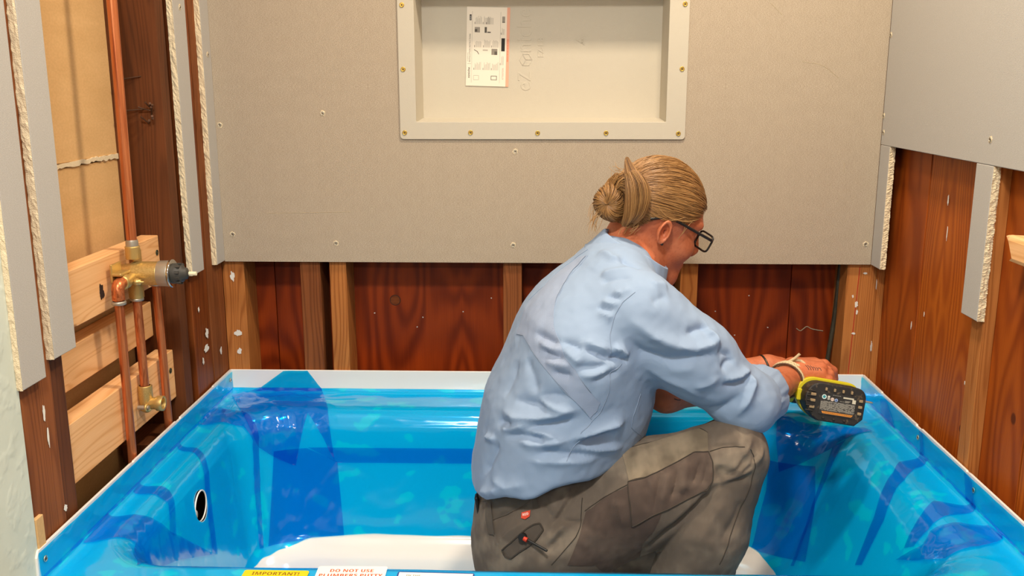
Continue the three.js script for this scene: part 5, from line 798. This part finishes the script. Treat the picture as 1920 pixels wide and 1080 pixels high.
// trousers: stitched panels, pockets, loops
const darkPaint = dusty([76, 62, 55], [128, 111, 97], 0.42), topPaint = dusty([106, 94, 78], [166, 149, 126], 0.62);
M.rust = std({ color: 0x7a4a26, roughness: 0.95 });
sewn(trouG, TROUSER_SEAMS.dark, 0.0009, M.trouser, trousers, 'thigh_panel', 'dark brown-grey thigh panel', { paint: darkPaint });
const rustSpot = (x, y, z) => { const a = TROUSER_SEAMS.cargo, c = a[6]; let q = darkPaint(x, y, z); const d1 = Math.hypot(x - 0.302, y - 0.488) , d2 = Math.hypot(x - 0.276, y - 0.468); const e = Math.min(d1, d2); return mixc(q, [128, 84, 46], 0.55 * (1 - sstep(0.004, 0.013, e + 0.006 * n3(x * 90, y * 90, z * 90)))); };
sewn(trouG, TROUSER_SEAMS.cargoTop, 0.0022, M.trouser, trousers, 'pocket_flap', 'dusty upper flap of the thigh pocket', { paint: topPaint });
const cargo = sewn(trouG, TROUSER_SEAMS.cargo, 0.0032, M.trouser, trousers, 'cargo_pocket', 'dark stained thigh pocket', { paint: rustSpot });
{ const c = TROUSER_SEAMS.cargo, ring = [...c.slice(7), ...c.slice(0, 1)]; seamOn(trouG, ring, 0.0010, 0.0032, M.seamDark, trousers, 'seam', 40); seamOn(trouG, c.slice(0, 8), 0.0010, 0.0034, M.seamDark, trousers, 'seam', 30); }
for (const k of ['thigh', 'knee', 'calf', 'hip', 'flap']) seamOn(trouG, TROUSER_SEAMS[k], 0.0008, 0.0005, M.seamDark, trousers, 'seam');
sewn(trouG, TROUSER_SEAMS.wband, 0.0016, M.trouser, trousers, 'waistband', 'grey waistband', { paint: dusty([86, 77, 68], [118, 107, 94], 0.3) });
sewn(trouG, TROUSER_SEAMS.loop1, 0.0042, M.trouser, trousers, 'belt_loop', null, { paint: dusty([84, 76, 68], [120, 108, 94], 0.5) }); sewn(trouG, TROUSER_SEAMS.loop2, 0.0042, M.trouser, trousers, 'belt_loop', null, { paint: dusty([84, 76, 68], [120, 108, 94], 0.4), facing: [-0.6, 0.2, 0.8] });
{ const c = TROUSER_SEAMS.bpocket; seamOn(trouG, [...c, c[0]], 0.0016, 0.001, M.seamDark, trousers, 'pocket_edge', 50); sewn(trouG, c, 0.0008, M.trouser, trousers, 'hip_pocket', 'back hip pocket opening', { paint: dusty([80, 71, 63], [112, 100, 88], 0.35), facing: [-0.5, 0.1, 0.9] }); }
// small red woven tag with white letters
{
  const c = TROUSER_SEAMS.label, ctr = c.reduce((a, p) => add3(a, p, 1 / c.length), [0, 0, 0]), h = nearest(trouG, V(...ctr)); const s = new THREE.Shape([[-0.008, 0.004], [0.008, 0.009], [0.0078, -0.002], [0.0, -0.0075], [-0.0078, -0.006]].map(([x, y]) => new THREE.Vector2(x, y)));
  const g = new THREE.ExtrudeGeometry(s, { depth: 0.0008, bevelEnabled: false }), uv = g.attributes.uv, p = g.attributes.position; for (let i = 0; i < p.count; i++) uv.setXY(i, p.getX(i) / 0.018 + 0.5, p.getY(i) / 0.018 + 0.5);
  const m = part('fabric_tag', g, std({ map: canvasTex(128, 128, (k) => { k.fillStyle = '#d8482e'; k.fillRect(0, 0, 128, 128); k.fillStyle = '#f4dcd2'; k.font = 'bold 44px sans-serif'; k.save(); k.rotate(-0.28); k.fillText('RED', 2, 84); k.restore(); }), roughness: 0.8 }), trousers, 'small red woven tag'); m.position.copy(h.p).addScaledVector(h.n, 0.0025); m.quaternion.setFromUnitVectors(V(0, 0, 1), h.n);
}
// belt end and black tool in the hip pocket
{
  const bc = nearest(trouG, V(...TROUSER_SEAMS.wband[0])); const b = part('belt_end', new RoundedBoxGeometry(0.007, 0.062, 0.022, 2, 0.003), M.black, trousers, 'black belt end'); b.position.copy(bc.p).addScaledVector(bc.n, 0.001).add(V(-0.004, -0.022, -0.012)); b.rotation.z = 0.15;
  const t = TROUSER_SEAMS.tool.map((p) => V(...p)), h = nearest(trouG, t[1]); const P = top(new THREE.Group(), 'pocket_tool', 'slim black marker clip with a red band sticking out of the hip pocket', 'tool'); P.position.copy(t[0]).addScaledVector(h.n, 0.006);
  const L = t[3].clone().sub(t[0]).addScaledVector(h.n, 0.012), len = L.length(), g = new THREE.Group(); const rod = part('rod', new THREE.CapsuleGeometry(0.0024, len, 4, 10).translate(0, len / 2, 0), M.black, P); rod.quaternion.setFromUnitVectors(V(0, 1, 0), L.clone().normalize());
  const knob = part('knob', new THREE.CylinderGeometry(0.0072, 0.0072, 0.010, 20), M.black, P); knob.quaternion.setFromUnitVectors(V(0, 1, 0), h.n); knob.position.copy(L.clone().multiplyScalar(-0.05)); const red = part('band', new THREE.CylinderGeometry(0.0042, 0.0042, 0.007, 14), std({ color: 0xc8381f, roughness: 0.5 }), P); red.quaternion.copy(rod.quaternion); red.position.copy(L.clone().multiplyScalar(0.10)).addScaledVector(h.n, 0.003);
}
// collar: a folded band round the neck
{
  const n = V(0.40, 0.88, 0.06).normalize(), f = V(1, 0, -0.25).addScaledVector(n, -V(1, 0, -0.25).dot(n)).normalize(), s = n.clone().cross(f).negate(), c = V(0.160, 0.880, 0.392);
  const N = 72, prof = [[0.058, 0.000], [0.0585, 0.022], [0.0600, 0.029], [0.0630, 0.0315], [0.0660, 0.0295], [0.0740, 0.010], [0.0830, -0.012], [0.0845, -0.0125], [0.0830, -0.0145], [0.0700, 0.006]], P = [], I = [], K = prof.length;
  for (let i = 0; i <= N; i++) { const a = mix(0.16, 6.2832 - 0.16, i / N), fr = Math.cos(a); for (let j = 0; j < K; j++) { let [r, h] = prof[j]; const leaf = j > 4 ? 1 : 0; r *= 1 + 0.10 * Math.max(0, fr); h -= 0.016 * Math.max(0, fr) + leaf * 0.012 * Math.max(0, fr); r += 0.0015 * n2(i * 0.3, j); const q = c.clone().addScaledVector(f, r * fr * 1.05).addScaledVector(s, r * Math.sin(a)).addScaledVector(n, h); P.push(q.x, q.y, q.z); } }
  for (let i = 0; i < N; i++) for (let j = 0; j < K - 1; j++) { const a = i * K + j, b = a + K; I.push(a, b, a + 1, b, b + 1, a + 1); }
  const g = new THREE.BufferGeometry(); g.setAttribute('position', new THREE.Float32BufferAttribute(P, 3)); g.setIndex(I); g.computeVertexNormals(); part('collar', uvd(g), M.shirt, shirt, 'turned-down shirt collar');
  const tg = nearest(g, V(0.095, 0.905, 0.42)), tag = part('collar_tag', new RoundedBoxGeometry(0.011, 0.014, 0.0012, 2, 0.0005), std({ color: 0x6f7a88, roughness: 0.8 }), shirt, 'small grey tag on the collar'); tag.position.copy(tg.p).addScaledVector(tg.n, 0.001); tag.quaternion.setFromUnitVectors(V(0, 0, 1), tg.n); tag.rotateZ(-0.5);
}
// folded cuff of the near sleeve
{
  const a = V(...J.elR), d = V(...J.wrR).sub(a), L = d.length(); d.normalize(); const e = V(0, 1, 0).addScaledVector(d, -d.y).normalize(), s = d.clone().cross(e), N = 96, P = [], I = [], prof = [[0.020, 0.0535], [0.022, 0.0560], [0.030, 0.0572], [0.050, 0.0575], [0.066, 0.0568], [0.072, 0.0550], [0.072, 0.0520], [0.068, 0.0500]], K = prof.length;
  for (let i = 0; i <= N; i++) { const t = i / N * 6.2832; for (let j = 0; j < K; j++) { let [h, r] = prof[j]; const w = 0.0022 * n3(Math.cos(t) * 2.2, Math.sin(t) * 2.2, h * 30) + 0.0011 * n3(Math.cos(t) * 6, Math.sin(t) * 6, h * 60); r += w - (j > 0 && j < 6 ? 0.003 * Math.exp(-(((t - 1.35) / 0.07) ** 2)) : 0); h += 0.004 * n2(Math.cos(t) * 1.6, Math.sin(t) * 1.6) + (j > 3 ? 0.006 * Math.sin(t + 0.7) : 0); const q = a.clone().addScaledVector(d, h).addScaledVector(e, r * Math.cos(t)).addScaledVector(s, r * Math.sin(t)); P.push(q.x, q.y, q.z); } }
  for (let i = 0; i < N; i++) for (let j = 0; j < K - 1; j++) { const q = i * K + j, r = q + K; I.push(q, r, q + 1, r, r + 1, q + 1); }
  const g = new THREE.BufferGeometry(); g.setAttribute('position', new THREE.Float32BufferAttribute(P, 3)); g.setIndex(I); g.computeVertexNormals(); part('cuff', uvd(g), M.shirt, shirt, 'rolled-up shirt cuff');
}
// shoes
{
  const shoe = (a, b, w) => uni(0.02, cap(a, b, 0.040, 0.034, [[0, 1, 0], 1.15]), ell(add3(a, sub3(b, a), 0.3), [0.075, 0.042, 0.040])); M.shoe = std({ color: 0x4a4542, roughness: 0.8 });
  const cut = (f, y0) => (x, y, z) => smax(f(x, y, z), y0 - y, 0.004);
  part('shoe', nets(cut(shoe([0.20, 0.185, 0.592], [0.37, 0.178, 0.596]), 0.152), [0.1, 0.14, 0.52], [0.45, 0.25, 0.66], 0.006), M.shoe, person); part('shoe', nets(cut(shoe([-0.02, 0.20, 0.34], [-0.09, 0.185, 0.345]), 0.152), [-0.18, 0.14, 0.27], [0.08, 0.26, 0.42], 0.006), M.shoe, person);
}
// ----- hair -----
{
  const hc = [-0.012, 0.042, 0], rough = rng(91);
  const hairline = (x) => x > 0.03 ? mix(0.036, 0.072, sstep(0.03, 0.085, x)) : x > -0.02 ? mix(0.026, 0.036, sstep(-0.02, 0.03, x)) : mix(-0.040, 0.026, sstep(-0.085, -0.02, x));
  const rad = (d, extra) => { let t = 0.04; for (let i = 0; i < 40; i++) { const e = skull(hc[0] + d[0] * t, hc[1] + d[1] * t, hc[2] + d[2] * t) - extra; t -= e * 0.9; if (Math.abs(e) < 1e-5) break; } return t; };
  const bumpy = (x, y, z) => 0;
  const capF = (x, y, z) => { const l = toHead(x, y, z), d = skull(l[0], l[1], l[2]) - 0.0046; return smax(d, hairline(l[0]) + 0.002 - l[1], 0.006) * HS; };
  const capG = nets(capF, [0.08, 0.85, 0.22], [0.36, 1.12, 0.52], 0.0036);
  const tones = [[158, 116, 68], [144, 103, 59], [126, 88, 49], [108, 74, 40], [180, 138, 88]], geos = [];
  const colored = (g, c) => { const q = new THREE.Color().setRGB(c[0] / 255, c[1] / 255, c[2] / 255, THREE.SRGBColorSpace), a = new Float32Array(g.attributes.position.count * 3); for (let i = 0; i < a.length; i += 3) a.set([q.r, q.g, q.b], i); g.setAttribute('color', new THREE.BufferAttribute(a, 3)); g.deleteAttribute('uv'); return g; };
  const strand = (pts, r0, r1, c) => { // thin tapered tube through world points
    const crv = new THREE.CatmullRomCurve3(pts.map((p) => V(...p))), N = Math.max(8, pts.length * 2), t = new THREE.TubeGeometry(crv, N, 1, 4), p = t.attributes.position; for (let i = 0; i <= N; i++) { const ctr = crv.getPointAt(i / N), r = mix(r0, r1, i / N) * Math.min(1, 0.25 + 6 * Math.min(i / N, 1 - i / N)); for (let j = 0; j <= 4; j++) { const k = i * 5 + j; p.setXYZ(k, ctr.x + (p.getX(k) - ctr.x) * r, ctr.y + (p.getY(k) - ctr.y) * r, ctr.z + (p.getZ(k) - ctr.z) * r); } } geos.push(colored(t, c)); };
  const tone = () => tones[Math.floor(rough() * rough() * 4.99)];
  geos.push(colored(capG, [104, 71, 38]));
  const dir = (l) => nrm3(sub3(l, hc)), root = dir([-0.088, 0.040, 0.012]);
  const slerp = (a, b, t) => { const w = Math.acos(clamp(dot3(a, b), -1, 1)), s = Math.sin(w); return s < 1e-4 ? a : add3([a[0] * Math.sin((1 - t) * w) / s, a[1] * Math.sin((1 - t) * w) / s, a[2] * Math.sin((1 - t) * w) / s], b, Math.sin(t * w) / s); };
  // sleek strands drawn back from the hairline to the bun
  for (let i = 0; i < 1700; i++) {
    const a = (i + rough()) / 1700 * 6.2832; // around the head, seen from above
    let x, z; const fr = Math.cos(a), sd = Math.sin(a); x = -0.012 + 0.094 * fr; z = 0.075 * sd; let y = hairline(x) - 0.001 + 0.004 * rough();
    if (rough() < 0.45) y += rough() * 0.06;
    const d0 = dir([x, y, z]), off = 0.0048 + 0.0013 * rough(), pts = [], M2 = 10, jit = [rough() - 0.5, rough() - 0.5, rough() - 0.5].map((q) => q * 0.16), rt = nrm3(add3(root, jit)), end = 0.90 + 0.12 * rough();
    for (let k = 0; k <= M2; k++) { const d = nrm3(slerp(d0, rt, end * k / M2)), r = rad(d, off + 0.0012 * Math.sin(k * 1.3 + i)); pts.push(toWorld(add3(hc, d, r))); }
    strand(pts, 0.0005 + 0.0006 * rough(), 0.0007, tone());
  }
  // knotted bun: a coiled ball and an upright lock in front of it
  const ball = [0.1225, 0.990, 0.395], bR = [0.031, 0.037, 0.032], ax = nrm3([-0.35, -0.05, 0.94]), e1 = nrm3([0.94, 0.1, 0.35]), e2 = [ax[1] * e1[2] - ax[2] * e1[1], ax[2] * e1[0] - ax[0] * e1[2], ax[0] * e1[1] - ax[1] * e1[0]];
  geos.push(colored(nets(uni(0.012, ell(ball, [0.022, 0.027, 0.021]), cap([0.130, 0.995, 0.395], [0.158, 1.005, 0.400], 0.016, 0.020), cap([0.164, 0.970, 0.424], [0.160, 1.035, 0.420], 0.013, 0.012)), [0.07, 0.92, 0.34], [0.21, 1.09, 0.46], 0.004), [72, 48, 25]));  // bun core: darker brown paints in the shade between the strands
  for (let i = 0; i < 260; i++) {
    const a0 = i / 260 * 6.2832 * 3 + rough() * 0.3, pts = []; for (let k = 0; k <= 9; k++) { const th = 0.02 + (2.83) * k / 9, a = a0 + 1.1 * k / 9, R = 0.94 + 0.10 * rough() * (k > 1 ? 1 : 0.3) + 0.06 * Math.sin(a0 * 3); const q = [0, 1, 2].map((c) => ball[c] + R * bR[c] * (Math.cos(th) * ax[c] + Math.sin(th) * (Math.cos(a) * e1[c] + Math.sin(a) * e2[c]))); if (k < 2) for (let c = 0; c < 3; c++) q[c] -= ax[c] * (k ? 0.002 : 0.006); pts.push(q); } strand(pts, 0.0007 + 0.0005 * rough(), 0.0009, tone());
  }
  for (let i = 0; i < 240; i++) { // the upright lock
    const a = i / 240 * 6.2832 * 5, rr = Math.sqrt(rough()), pts = [], base = [[0.152, 0.952, 0.428], [0.162, 0.970, 0.436], [0.168, 1.000, 0.438], [0.166, 1.030, 0.434], [0.156, 1.052, 0.424], [0.149, 1.072, 0.416]], w = [0.012, 0.019, 0.023, 0.021, 0.012, 0.005]; const top_ = rough() < 0.5 ? 5 : 4; for (let k = 0; k <= top_; k++) { const q = base[k], s = w[k] * (0.45 + 0.55 * rr); pts.push([q[0] + s * Math.cos(a + k * 0.12), q[1] + 0.004 * Math.sin(a * 2), q[2] + s * 0.62 * Math.sin(a + k * 0.12)]); } if (top_ === 4) pts.push([0.158 + 0.01 * Math.cos(a), 1.035 + 0.01 * rough(), 0.405]); strand(pts, 0.0008 + 0.0005 * rough(), 0.0009, tone());
  }
  for (let i = 0; i < 150; i++) { // loops between ball and lock
    const a = rough() * 6.2832, s = 0.019 * (0.6 + 0.4 * rough()), pts = [[0.118, 1.012, 0.400], [0.130, 1.030, 0.408], [0.146, 1.028, 0.412], [0.158, 1.005, 0.410], [0.160, 0.975, 0.405]].map((q, k) => [q[0] + s * 0.5 * Math.cos(a), q[1] + s * 0.8 * Math.sin(a + k * 0.3), q[2] + s * Math.cos(a + k * 0.4)]); strand(pts, 0.0008, 0.0009, tone());
  }
  for (let i = 0; i < 46; i++) { // loose wisps round the bun and the nape
    const q = i < 24 ? [0.105 + 0.012 * (rough() - 0.5), 0.985 + 0.03 * (rough() - 0.5), 0.405 + 0.02 * (rough() - 0.5)] : i < 36 ? [0.150 + 0.03 * rough(), 0.945 + 0.012 * rough(), 0.415 + 0.02 * rough()] : [0.135 + 0.03 * rough(), 1.03 + 0.03 * rough(), 0.41], dx = i < 24 ? -0.022 : i < 36 ? -0.02 : -0.025, dy = i < 24 ? -0.05 : i < 36 ? -0.022 : 0.012; const j = () => 0.012 * (rough() - 0.5), pts = [q, [q[0] + dx * 0.6 + j(), q[1] + dy * 0.35 + j(), q[2] + j()], [q[0] + dx * 0.8 + j(), q[1] + dy * 0.8 + j(), q[2] + j()]]; strand(pts, 0.0005, 0.00035, tones[4]);
  }
  for (const l of [[[0.02, 0.050, 0.074], [0.03, 0.022, 0.078], [0.026, -0.004, 0.076]], [[0.05, 0.055, 0.066], [0.035, 0.03, 0.077], [0.03, 0.01, 0.078]], [[-0.06, 0.06, 0.066], [-0.02, 0.035, 0.083], [0.03, 0.040, 0.081], [0.055, 0.052, 0.072]], [[-0.05, 0.03, 0.070], [-0.01, 0.030, 0.084], [0.02, 0.046, 0.082]]]) strand(l.map(toWorld), 0.0005, 0.0005, tones[4]);
  M.hair = phys({ vertexColors: true, roughness: 0.42, sheen: 0.3, sheenColor: new THREE.Color(0xffd9a0), sheenRoughness: 0.4 });
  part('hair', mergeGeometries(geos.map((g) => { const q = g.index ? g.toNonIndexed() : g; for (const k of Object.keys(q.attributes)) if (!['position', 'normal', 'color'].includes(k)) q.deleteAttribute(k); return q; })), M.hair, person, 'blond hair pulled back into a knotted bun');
}
// ----- eyeglasses and ear stud, in the head's axes -----
{
  const hm = new THREE.Matrix4().set(HEADM[0][0] * HS, HEADM[0][1] * HS, HEADM[0][2] * HS, HEADO[0], HEADM[1][0] * HS, HEADM[1][1] * HS, HEADM[1][2] * HS, HEADO[1], HEADM[2][0] * HS, HEADM[2][1] * HS, HEADM[2][2] * HS, HEADO[2], 0, 0, 0, 1);
  const gl = new THREE.Group(); gl.name = 'eyeglasses'; gl.userData.label = 'dark rectangular eyeglasses'; person.add(gl); const fm = std({ color: 0x1d1a18, roughness: 0.3 });
  const geo = (g) => g.applyMatrix4(hm);
  for (const s of [-1, 1]) {
    const rect = (w, h, r) => { const P = []; for (let i = 0; i < 40; i++) { const a = i / 40 * 6.2832, c = Math.cos(a), t = Math.sin(a), k = Math.pow(Math.abs(c) ** 5 + Math.abs(t) ** 5, -0.2); P.push([c * k * w, t * k * h]); } return P; };
    const ringPts = rect(0.0265, 0.0175).map(([a, b]) => V(0.103 + 0.10 * s * a + 0.10 * b, 0.007 + b, s * 0.0360 + a));
    part('lens_rim', geo(new THREE.TubeGeometry(new THREE.CatmullRomCurve3(ringPts, true), 80, 0.0021, 8, true)), fm, gl);
    const sh = new THREE.Shape(rect(0.0262, 0.0172).map(([a, b]) => new THREE.Vector2(a, b))); const lg = new THREE.ShapeGeometry(sh, 12); { const lp = lg.attributes.position; for (let i = 0; i < lp.count; i++) { const a = lp.getX(i), b = lp.getY(i); lp.setXYZ(i, 0.103 + 0.10 * s * a + 0.10 * b, 0.007 + b, s * 0.0360 + a); } lg.computeVertexNormals(); } part('lens', geo(lg), phys({ color: 0xf2f0e8, transmission: 1, thickness: 0, roughness: 0.03, ior: 1.5 }), gl);
    const arm = new THREE.CatmullRomCurve3([V(0.106, 0.016, s * 0.062), V(0.100, 0.018, s * 0.0685), V(0.05, 0.026, s * 0.0755), V(0.0, 0.033, s * 0.0775), V(-0.02, 0.030, s * 0.0765), V(-0.045, 0.018, s * 0.073)]); const ag = new THREE.TubeGeometry(arm, 40, 0.0030, 6), p = ag.attributes.position; part('temple_arm', geo(ag), fm, gl);
  }
  part('bridge', geo(new THREE.TubeGeometry(new THREE.CatmullRomCurve3([V(0.1015, 0.012, -0.0095), V(0.106, 0.0145, 0), V(0.1015, 0.012, 0.0095)]), 16, 0.0022, 8)), fm, gl);
  part('ear_stud', geo(new THREE.SphereGeometry(0.0032, 14, 10).translate(-0.004, -0.020, 0.0815)), M.black, person, 'black ear stud');
}
// ----- bracelets -----
{
  const rope = std({ map: tex(64, 64, (u, v) => { const k = Math.sin((u + v) * 6.2832 * 6) * 26; return [206 + k, 184 + k, 146 + k]; }, true, [6, 1]), roughness: 0.95 }), brown = std({ color: 0x5b4330, roughness: 0.7 });
  const ringAt = (a, b, t, R, r, mat, tilt, name, parent, sq = 1) => { const A = V(...a), B = V(...b), c = A.clone().lerp(B, t), m = part(name, new THREE.TorusGeometry(R, r, 8, 48), mat, parent); m.position.copy(c); m.quaternion.setFromUnitVectors(V(0, 0, 1), B.clone().sub(A).normalize().add(V(...tilt)).normalize()); return m; };
  const bg = new THREE.Group(); bg.name = 'rope_bracelet'; bg.userData.label = 'beige rope bracelets tied round the right wrist'; person.add(bg);
  ringAt(J.elR, J.wrR, 0.93, 0.0345, 0.0038, rope, [0.1, 0.1, 0], 'rope', bg); ringAt(J.elR, J.wrR, 1.0, 0.0335, 0.0042, rope, [0.0, 0.16, 0.1], 'rope', bg); ringAt(J.elR, J.wrR, 0.88, 0.0345, 0.0018, brown, [-0.1, 0.0, 0], 'cord', bg); ringAt(J.elR, J.wrR, 0.905, 0.0342, 0.0020, brown, [0.1, -0.05, 0], 'cord', bg);
  const w = J.wrR, tail = (pts, r) => part('rope_end', new THREE.TubeGeometry(new THREE.CatmullRomCurve3(pts.map((p) => V(...add3(w, p)))), 24, r, 8), rope, bg);
  tail([[-0.022, 0.022, 0.0], [-0.004, 0.034, 0.0], [0.008, 0.043, 0.002], [0.016, 0.052, 0.004]], 0.0030); tail([[-0.012, 0.028, 0.0], [0.004, 0.036, -0.004], [0.020, 0.036, 0.0], [0.032, 0.026, 0.006]], 0.0030); tail([[-0.016, 0.027, 0.004], [0.0, 0.032, 0.008], [0.014, 0.030, 0.010], [0.026, 0.022, 0.008]], 0.0026); const kn = part('bead', new THREE.SphereGeometry(0.0042, 12, 10), brown, bg); kn.position.set(w[0] + 0.032, w[1] + 0.024, w[2] + 0.008);
  ringAt(J.elL, J.wrL, 0.97, 0.0275, 0.0026, std({ color: 0x4c463e, metalness: 0.8, roughness: 0.35 }), [0, 0.05, 0], 'bracelet', person);
  // tattoos: dark ink strokes lying on the skin
  const ink = std({ color: 0x4a3a38, roughness: 0.7 }), body = person.children.find((o) => o.name === 'body').geometry, tt = new THREE.Group(); tt.name = 'tattoo'; tt.userData.label = 'dark ink tattoo lines'; person.add(tt);
  const st = rng(5); for (let i = 0; i < 6; i++) { const x = w[0] + 0.028 + i * 0.0052; seamOn(body, [[x, w[1] + 0.04, w[2] + 0.012 + 0.004 * st()], [x + 0.003, w[1] + 0.035, w[2] + 0.020], [x + 0.001 + 0.004 * st(), w[1] + 0.03, w[2] + 0.027]], 0.0007, 0.0002, ink, tt, 'ink_line', 8); }
  for (let i = 0; i < 8; i++) { const t = i / 8, b = add3(J.elL, sub3(J.wrL, J.elL), 0.05 + 0.35 * t), y = 0.012 - 0.02 * st(); seamOn(body, [[b[0], b[1] + y, b[2] + 0.05], [b[0] + 0.008, b[1] + y + 0.012 * (st() - 0.3), b[2] + 0.05], [b[0] + 0.016, b[1] + y - 0.01 * st(), b[2] + 0.05]], 0.0010, 0.0002, ink, tt, 'ink_line', 8); }
}

// ---------- cordless drill in the right hand ----------
{
  const h = V(-GRIP.d[0], -GRIP.d[1], -GRIP.d[2]).normalize(), bx = V(0.985, -0.15, 0); bx.addScaledVector(h, -bx.dot(h)).normalize(); const by = h.clone().cross(bx);
  const D = top(new THREE.Group(), 'cordless_drill', 'yellow and black cordless drill with dirty battery held in the right hand', 'drill');
  D.applyMatrix4(new THREE.Matrix4().makeBasis(bx, by, h).setPosition(GRIP.c[0], GRIP.c[1] - 0.004, GRIP.c[2]).scale(V(0.9, 0.9, 0.92)));
  const yel = std({ color: 0xc9bb16, roughness: 0.45 }), grime = std({ map: tex(256, 256, (u, v) => { const f = fbm2(u * 6, v * 6, 4), s = sstep(0.12, 0.5, f); return mixc([34, 31, 28], [104, 88, 66], s * 0.8); }, true, [9, 9]), roughness: 0.6 }), tan = std({ color: 0x9c8462, roughness: 0.9 });
  // battery outline: round on the left, chamfered on the right
  const out = (k) => { const s = new THREE.Shape(); s.moveTo(-0.030, -0.039 * k); s.lineTo(0.046, -0.039 * k); s.lineTo(0.062 * k, -0.024 * k); s.lineTo(0.063 * k, 0.018 * k); s.quadraticCurveTo(0.062 * k, 0.038 * k, 0.042, 0.039 * k); s.lineTo(-0.030, 0.040 * k); s.quadraticCurveTo(-0.058 * k, 0.038 * k, -0.063 * k, 0.008 * k); s.quadraticCurveTo(-0.061 * k, -0.022 * k, -0.030, -0.039 * k); return s; };
  const ext = (k, d, b) => new THREE.ExtrudeGeometry(out(k), { depth: d, bevelEnabled: true, bevelThickness: b, bevelSize: b * 0.8, bevelSegments: 3, curveSegments: 16 });
  const bat = part('battery', metreUV(ext(0.96, 0.048, 0.004).translate(0.006, 0, 0.078)), grime, D, 'black battery pack covered in grime');
  part('base_shell', metreUV(ext(1.02, 0.016, 0.003).translate(0.002, 0.004, 0.058)), yel, D, 'bright yellow base shell');
  // ribs on the battery's underside
  const rib = (x, y, w, d, m) => { const r = part('rib', new RoundedBoxGeometry(w, d, 0.006, 2, 0.0015), m, bat); r.position.set(x + 0.006, y, 0.1305); };
  for (let i = 0; i < 4; i++) rib(-0.022 + i * 0.018, 0.0285, 0.0045, 0.007, tan); for (const y of [0.014, 0.001, -0.013]) { rib(-0.047, y, 0.011, 0.006, tan); rib(0.053, y, 0.008, 0.006, tan); } for (let i = 0; i < 3; i++) rib(-0.02 + i * 0.022, -0.033, 0.005, 0.004, grime);
  for (let i = 0; i < 5; i++) rib(-0.052, 0.021 - i * 0.0105, 0.016, 0.0022, grime);
  const lab = part('rating_label', new RoundedBoxGeometry(0.076, 0.047, 0.0012, 2, 0.0005), [0, 1, 2, 3, 4, 5].map((i) => i === 4 ? std({ roughness: 0.55, map: canvasTex(512, 316, (c, W, H) => {
    c.fillStyle = '#2a2825'; c.fillRect(0, 0, W, H); c.fillStyle = '#4a4742'; c.fillRect(10, 116, W - 20, 140); const rr = rng(3);
    for (let i2 = 0; i2 < 13; i2++) for (let x = 14; x < W - 24;) { const l = 5 + rr() * 22; c.fillStyle = rr() > 0.15 ? '#b9b4a6' : '#4a4742'; c.fillRect(x, 122 + i2 * 10.3, l, 4.6); x += l + 4; }
    [['#cfe0da', 52, 62, 34], ['#d8c3b4', 170, 84, 26], ['#93a6c8', 226, 88, 24]].forEach(([k, x, y, r]) => { c.fillStyle = k; c.beginPath(); c.arc(x, y, r, 0, 7); c.fill(); }); c.fillStyle = '#2f8f98'; c.beginPath(); c.arc(52, 62, 20, 0, 7); c.fill(); c.fillStyle = '#8a4a3c'; c.fillRect(156, 78, 8, 10); c.fillRect(176, 78, 8, 10); c.fillStyle = '#3a568e'; c.beginPath(); c.moveTo(226, 70); c.lineTo(210, 102); c.lineTo(242, 102); c.fill(); c.fillStyle = '#d6d0c0'; c.fillRect(100, 40, 32, 56); c.strokeStyle = '#444'; c.lineWidth = 4; c.strokeRect(108, 62, 16, 22);
    c.fillStyle = '#cfc7b0'; c.fillRect(320, 26, 150, 22); c.fillRect(452, 48, 50, 56); c.fillStyle = '#a8a294'; for (let k = 0; k < 4; k++) c.fillRect(170 + k * 30, 20, 24, 5), c.fillRect(280 + k * 34, 92, 28, 5), c.fillRect(350, 76 + k * 8, 80 - k * 9, 4);
    c.fillStyle = '#d98a34'; c.beginPath(); c.moveTo(40, 268); c.lineTo(490, 268); c.lineTo(466, 300); c.lineTo(58, 300); c.fill(); c.fillStyle = '#6a4214'; for (let k = 0; k < 16; k++) c.fillRect(66 + k * 25, 280, 17, 7);
  }) }) : std({ color: 0x2a2825, roughness: 0.55 })), bat, 'printed battery rating label with an orange strip'); lab.position.set(0.012, -0.002, 0.1308);
  part('latch', new RoundedBoxGeometry(0.010, 0.026, 0.010, 2, 0.003), yel, bat).position.set(-0.060, 0.006, 0.088);
  // grip, body, chuck and bit
  const grip = new THREE.CapsuleGeometry(0.0185, 0.12, 8, 24).rotateX(Math.PI / 2).scale(1.15, 0.92, 1); part('grip', grip.translate(0, 0, 0), grime, D, 'black rubber grip');
  const lathe = (pts, name, mat, label) => part(name, new THREE.LatheGeometry(pts.map(([r, y]) => new THREE.Vector2(r, y)), 32).rotateZ(-Math.PI / 2).translate(0, 0, -0.088), mat, D, label);
  lathe([[0, -0.082], [0.016, -0.082], [0.026, -0.074], [0.0285, -0.05], [0.0285, 0.03], [0.026, 0.05], [0.021, 0.06], [0.018, 0.062]], 'motor_housing', yel); lathe([[0.0285, -0.03], [0.0292, -0.028], [0.0292, 0.006], [0.0285, 0.008]], 'housing_band', grime);
  lathe([[0.018, 0.060], [0.0195, 0.064], [0.0195, 0.088], [0.016, 0.098], [0.008, 0.108], [0, 0.108]], 'chuck', M.black); lathe([[0.0035, 0.105], [0.0035, 0.135], [0.0026, 0.137], [0.0026, 0.153], [0.001, 0.158], [0, 0.158]], 'driver_bit', M.zinc); part('trigger', new RoundedBoxGeometry(0.012, 0.016, 0.026, 3, 0.004).translate(0.022, 0, -0.045), M.black, D);
}
renderer.render(scene, camera);
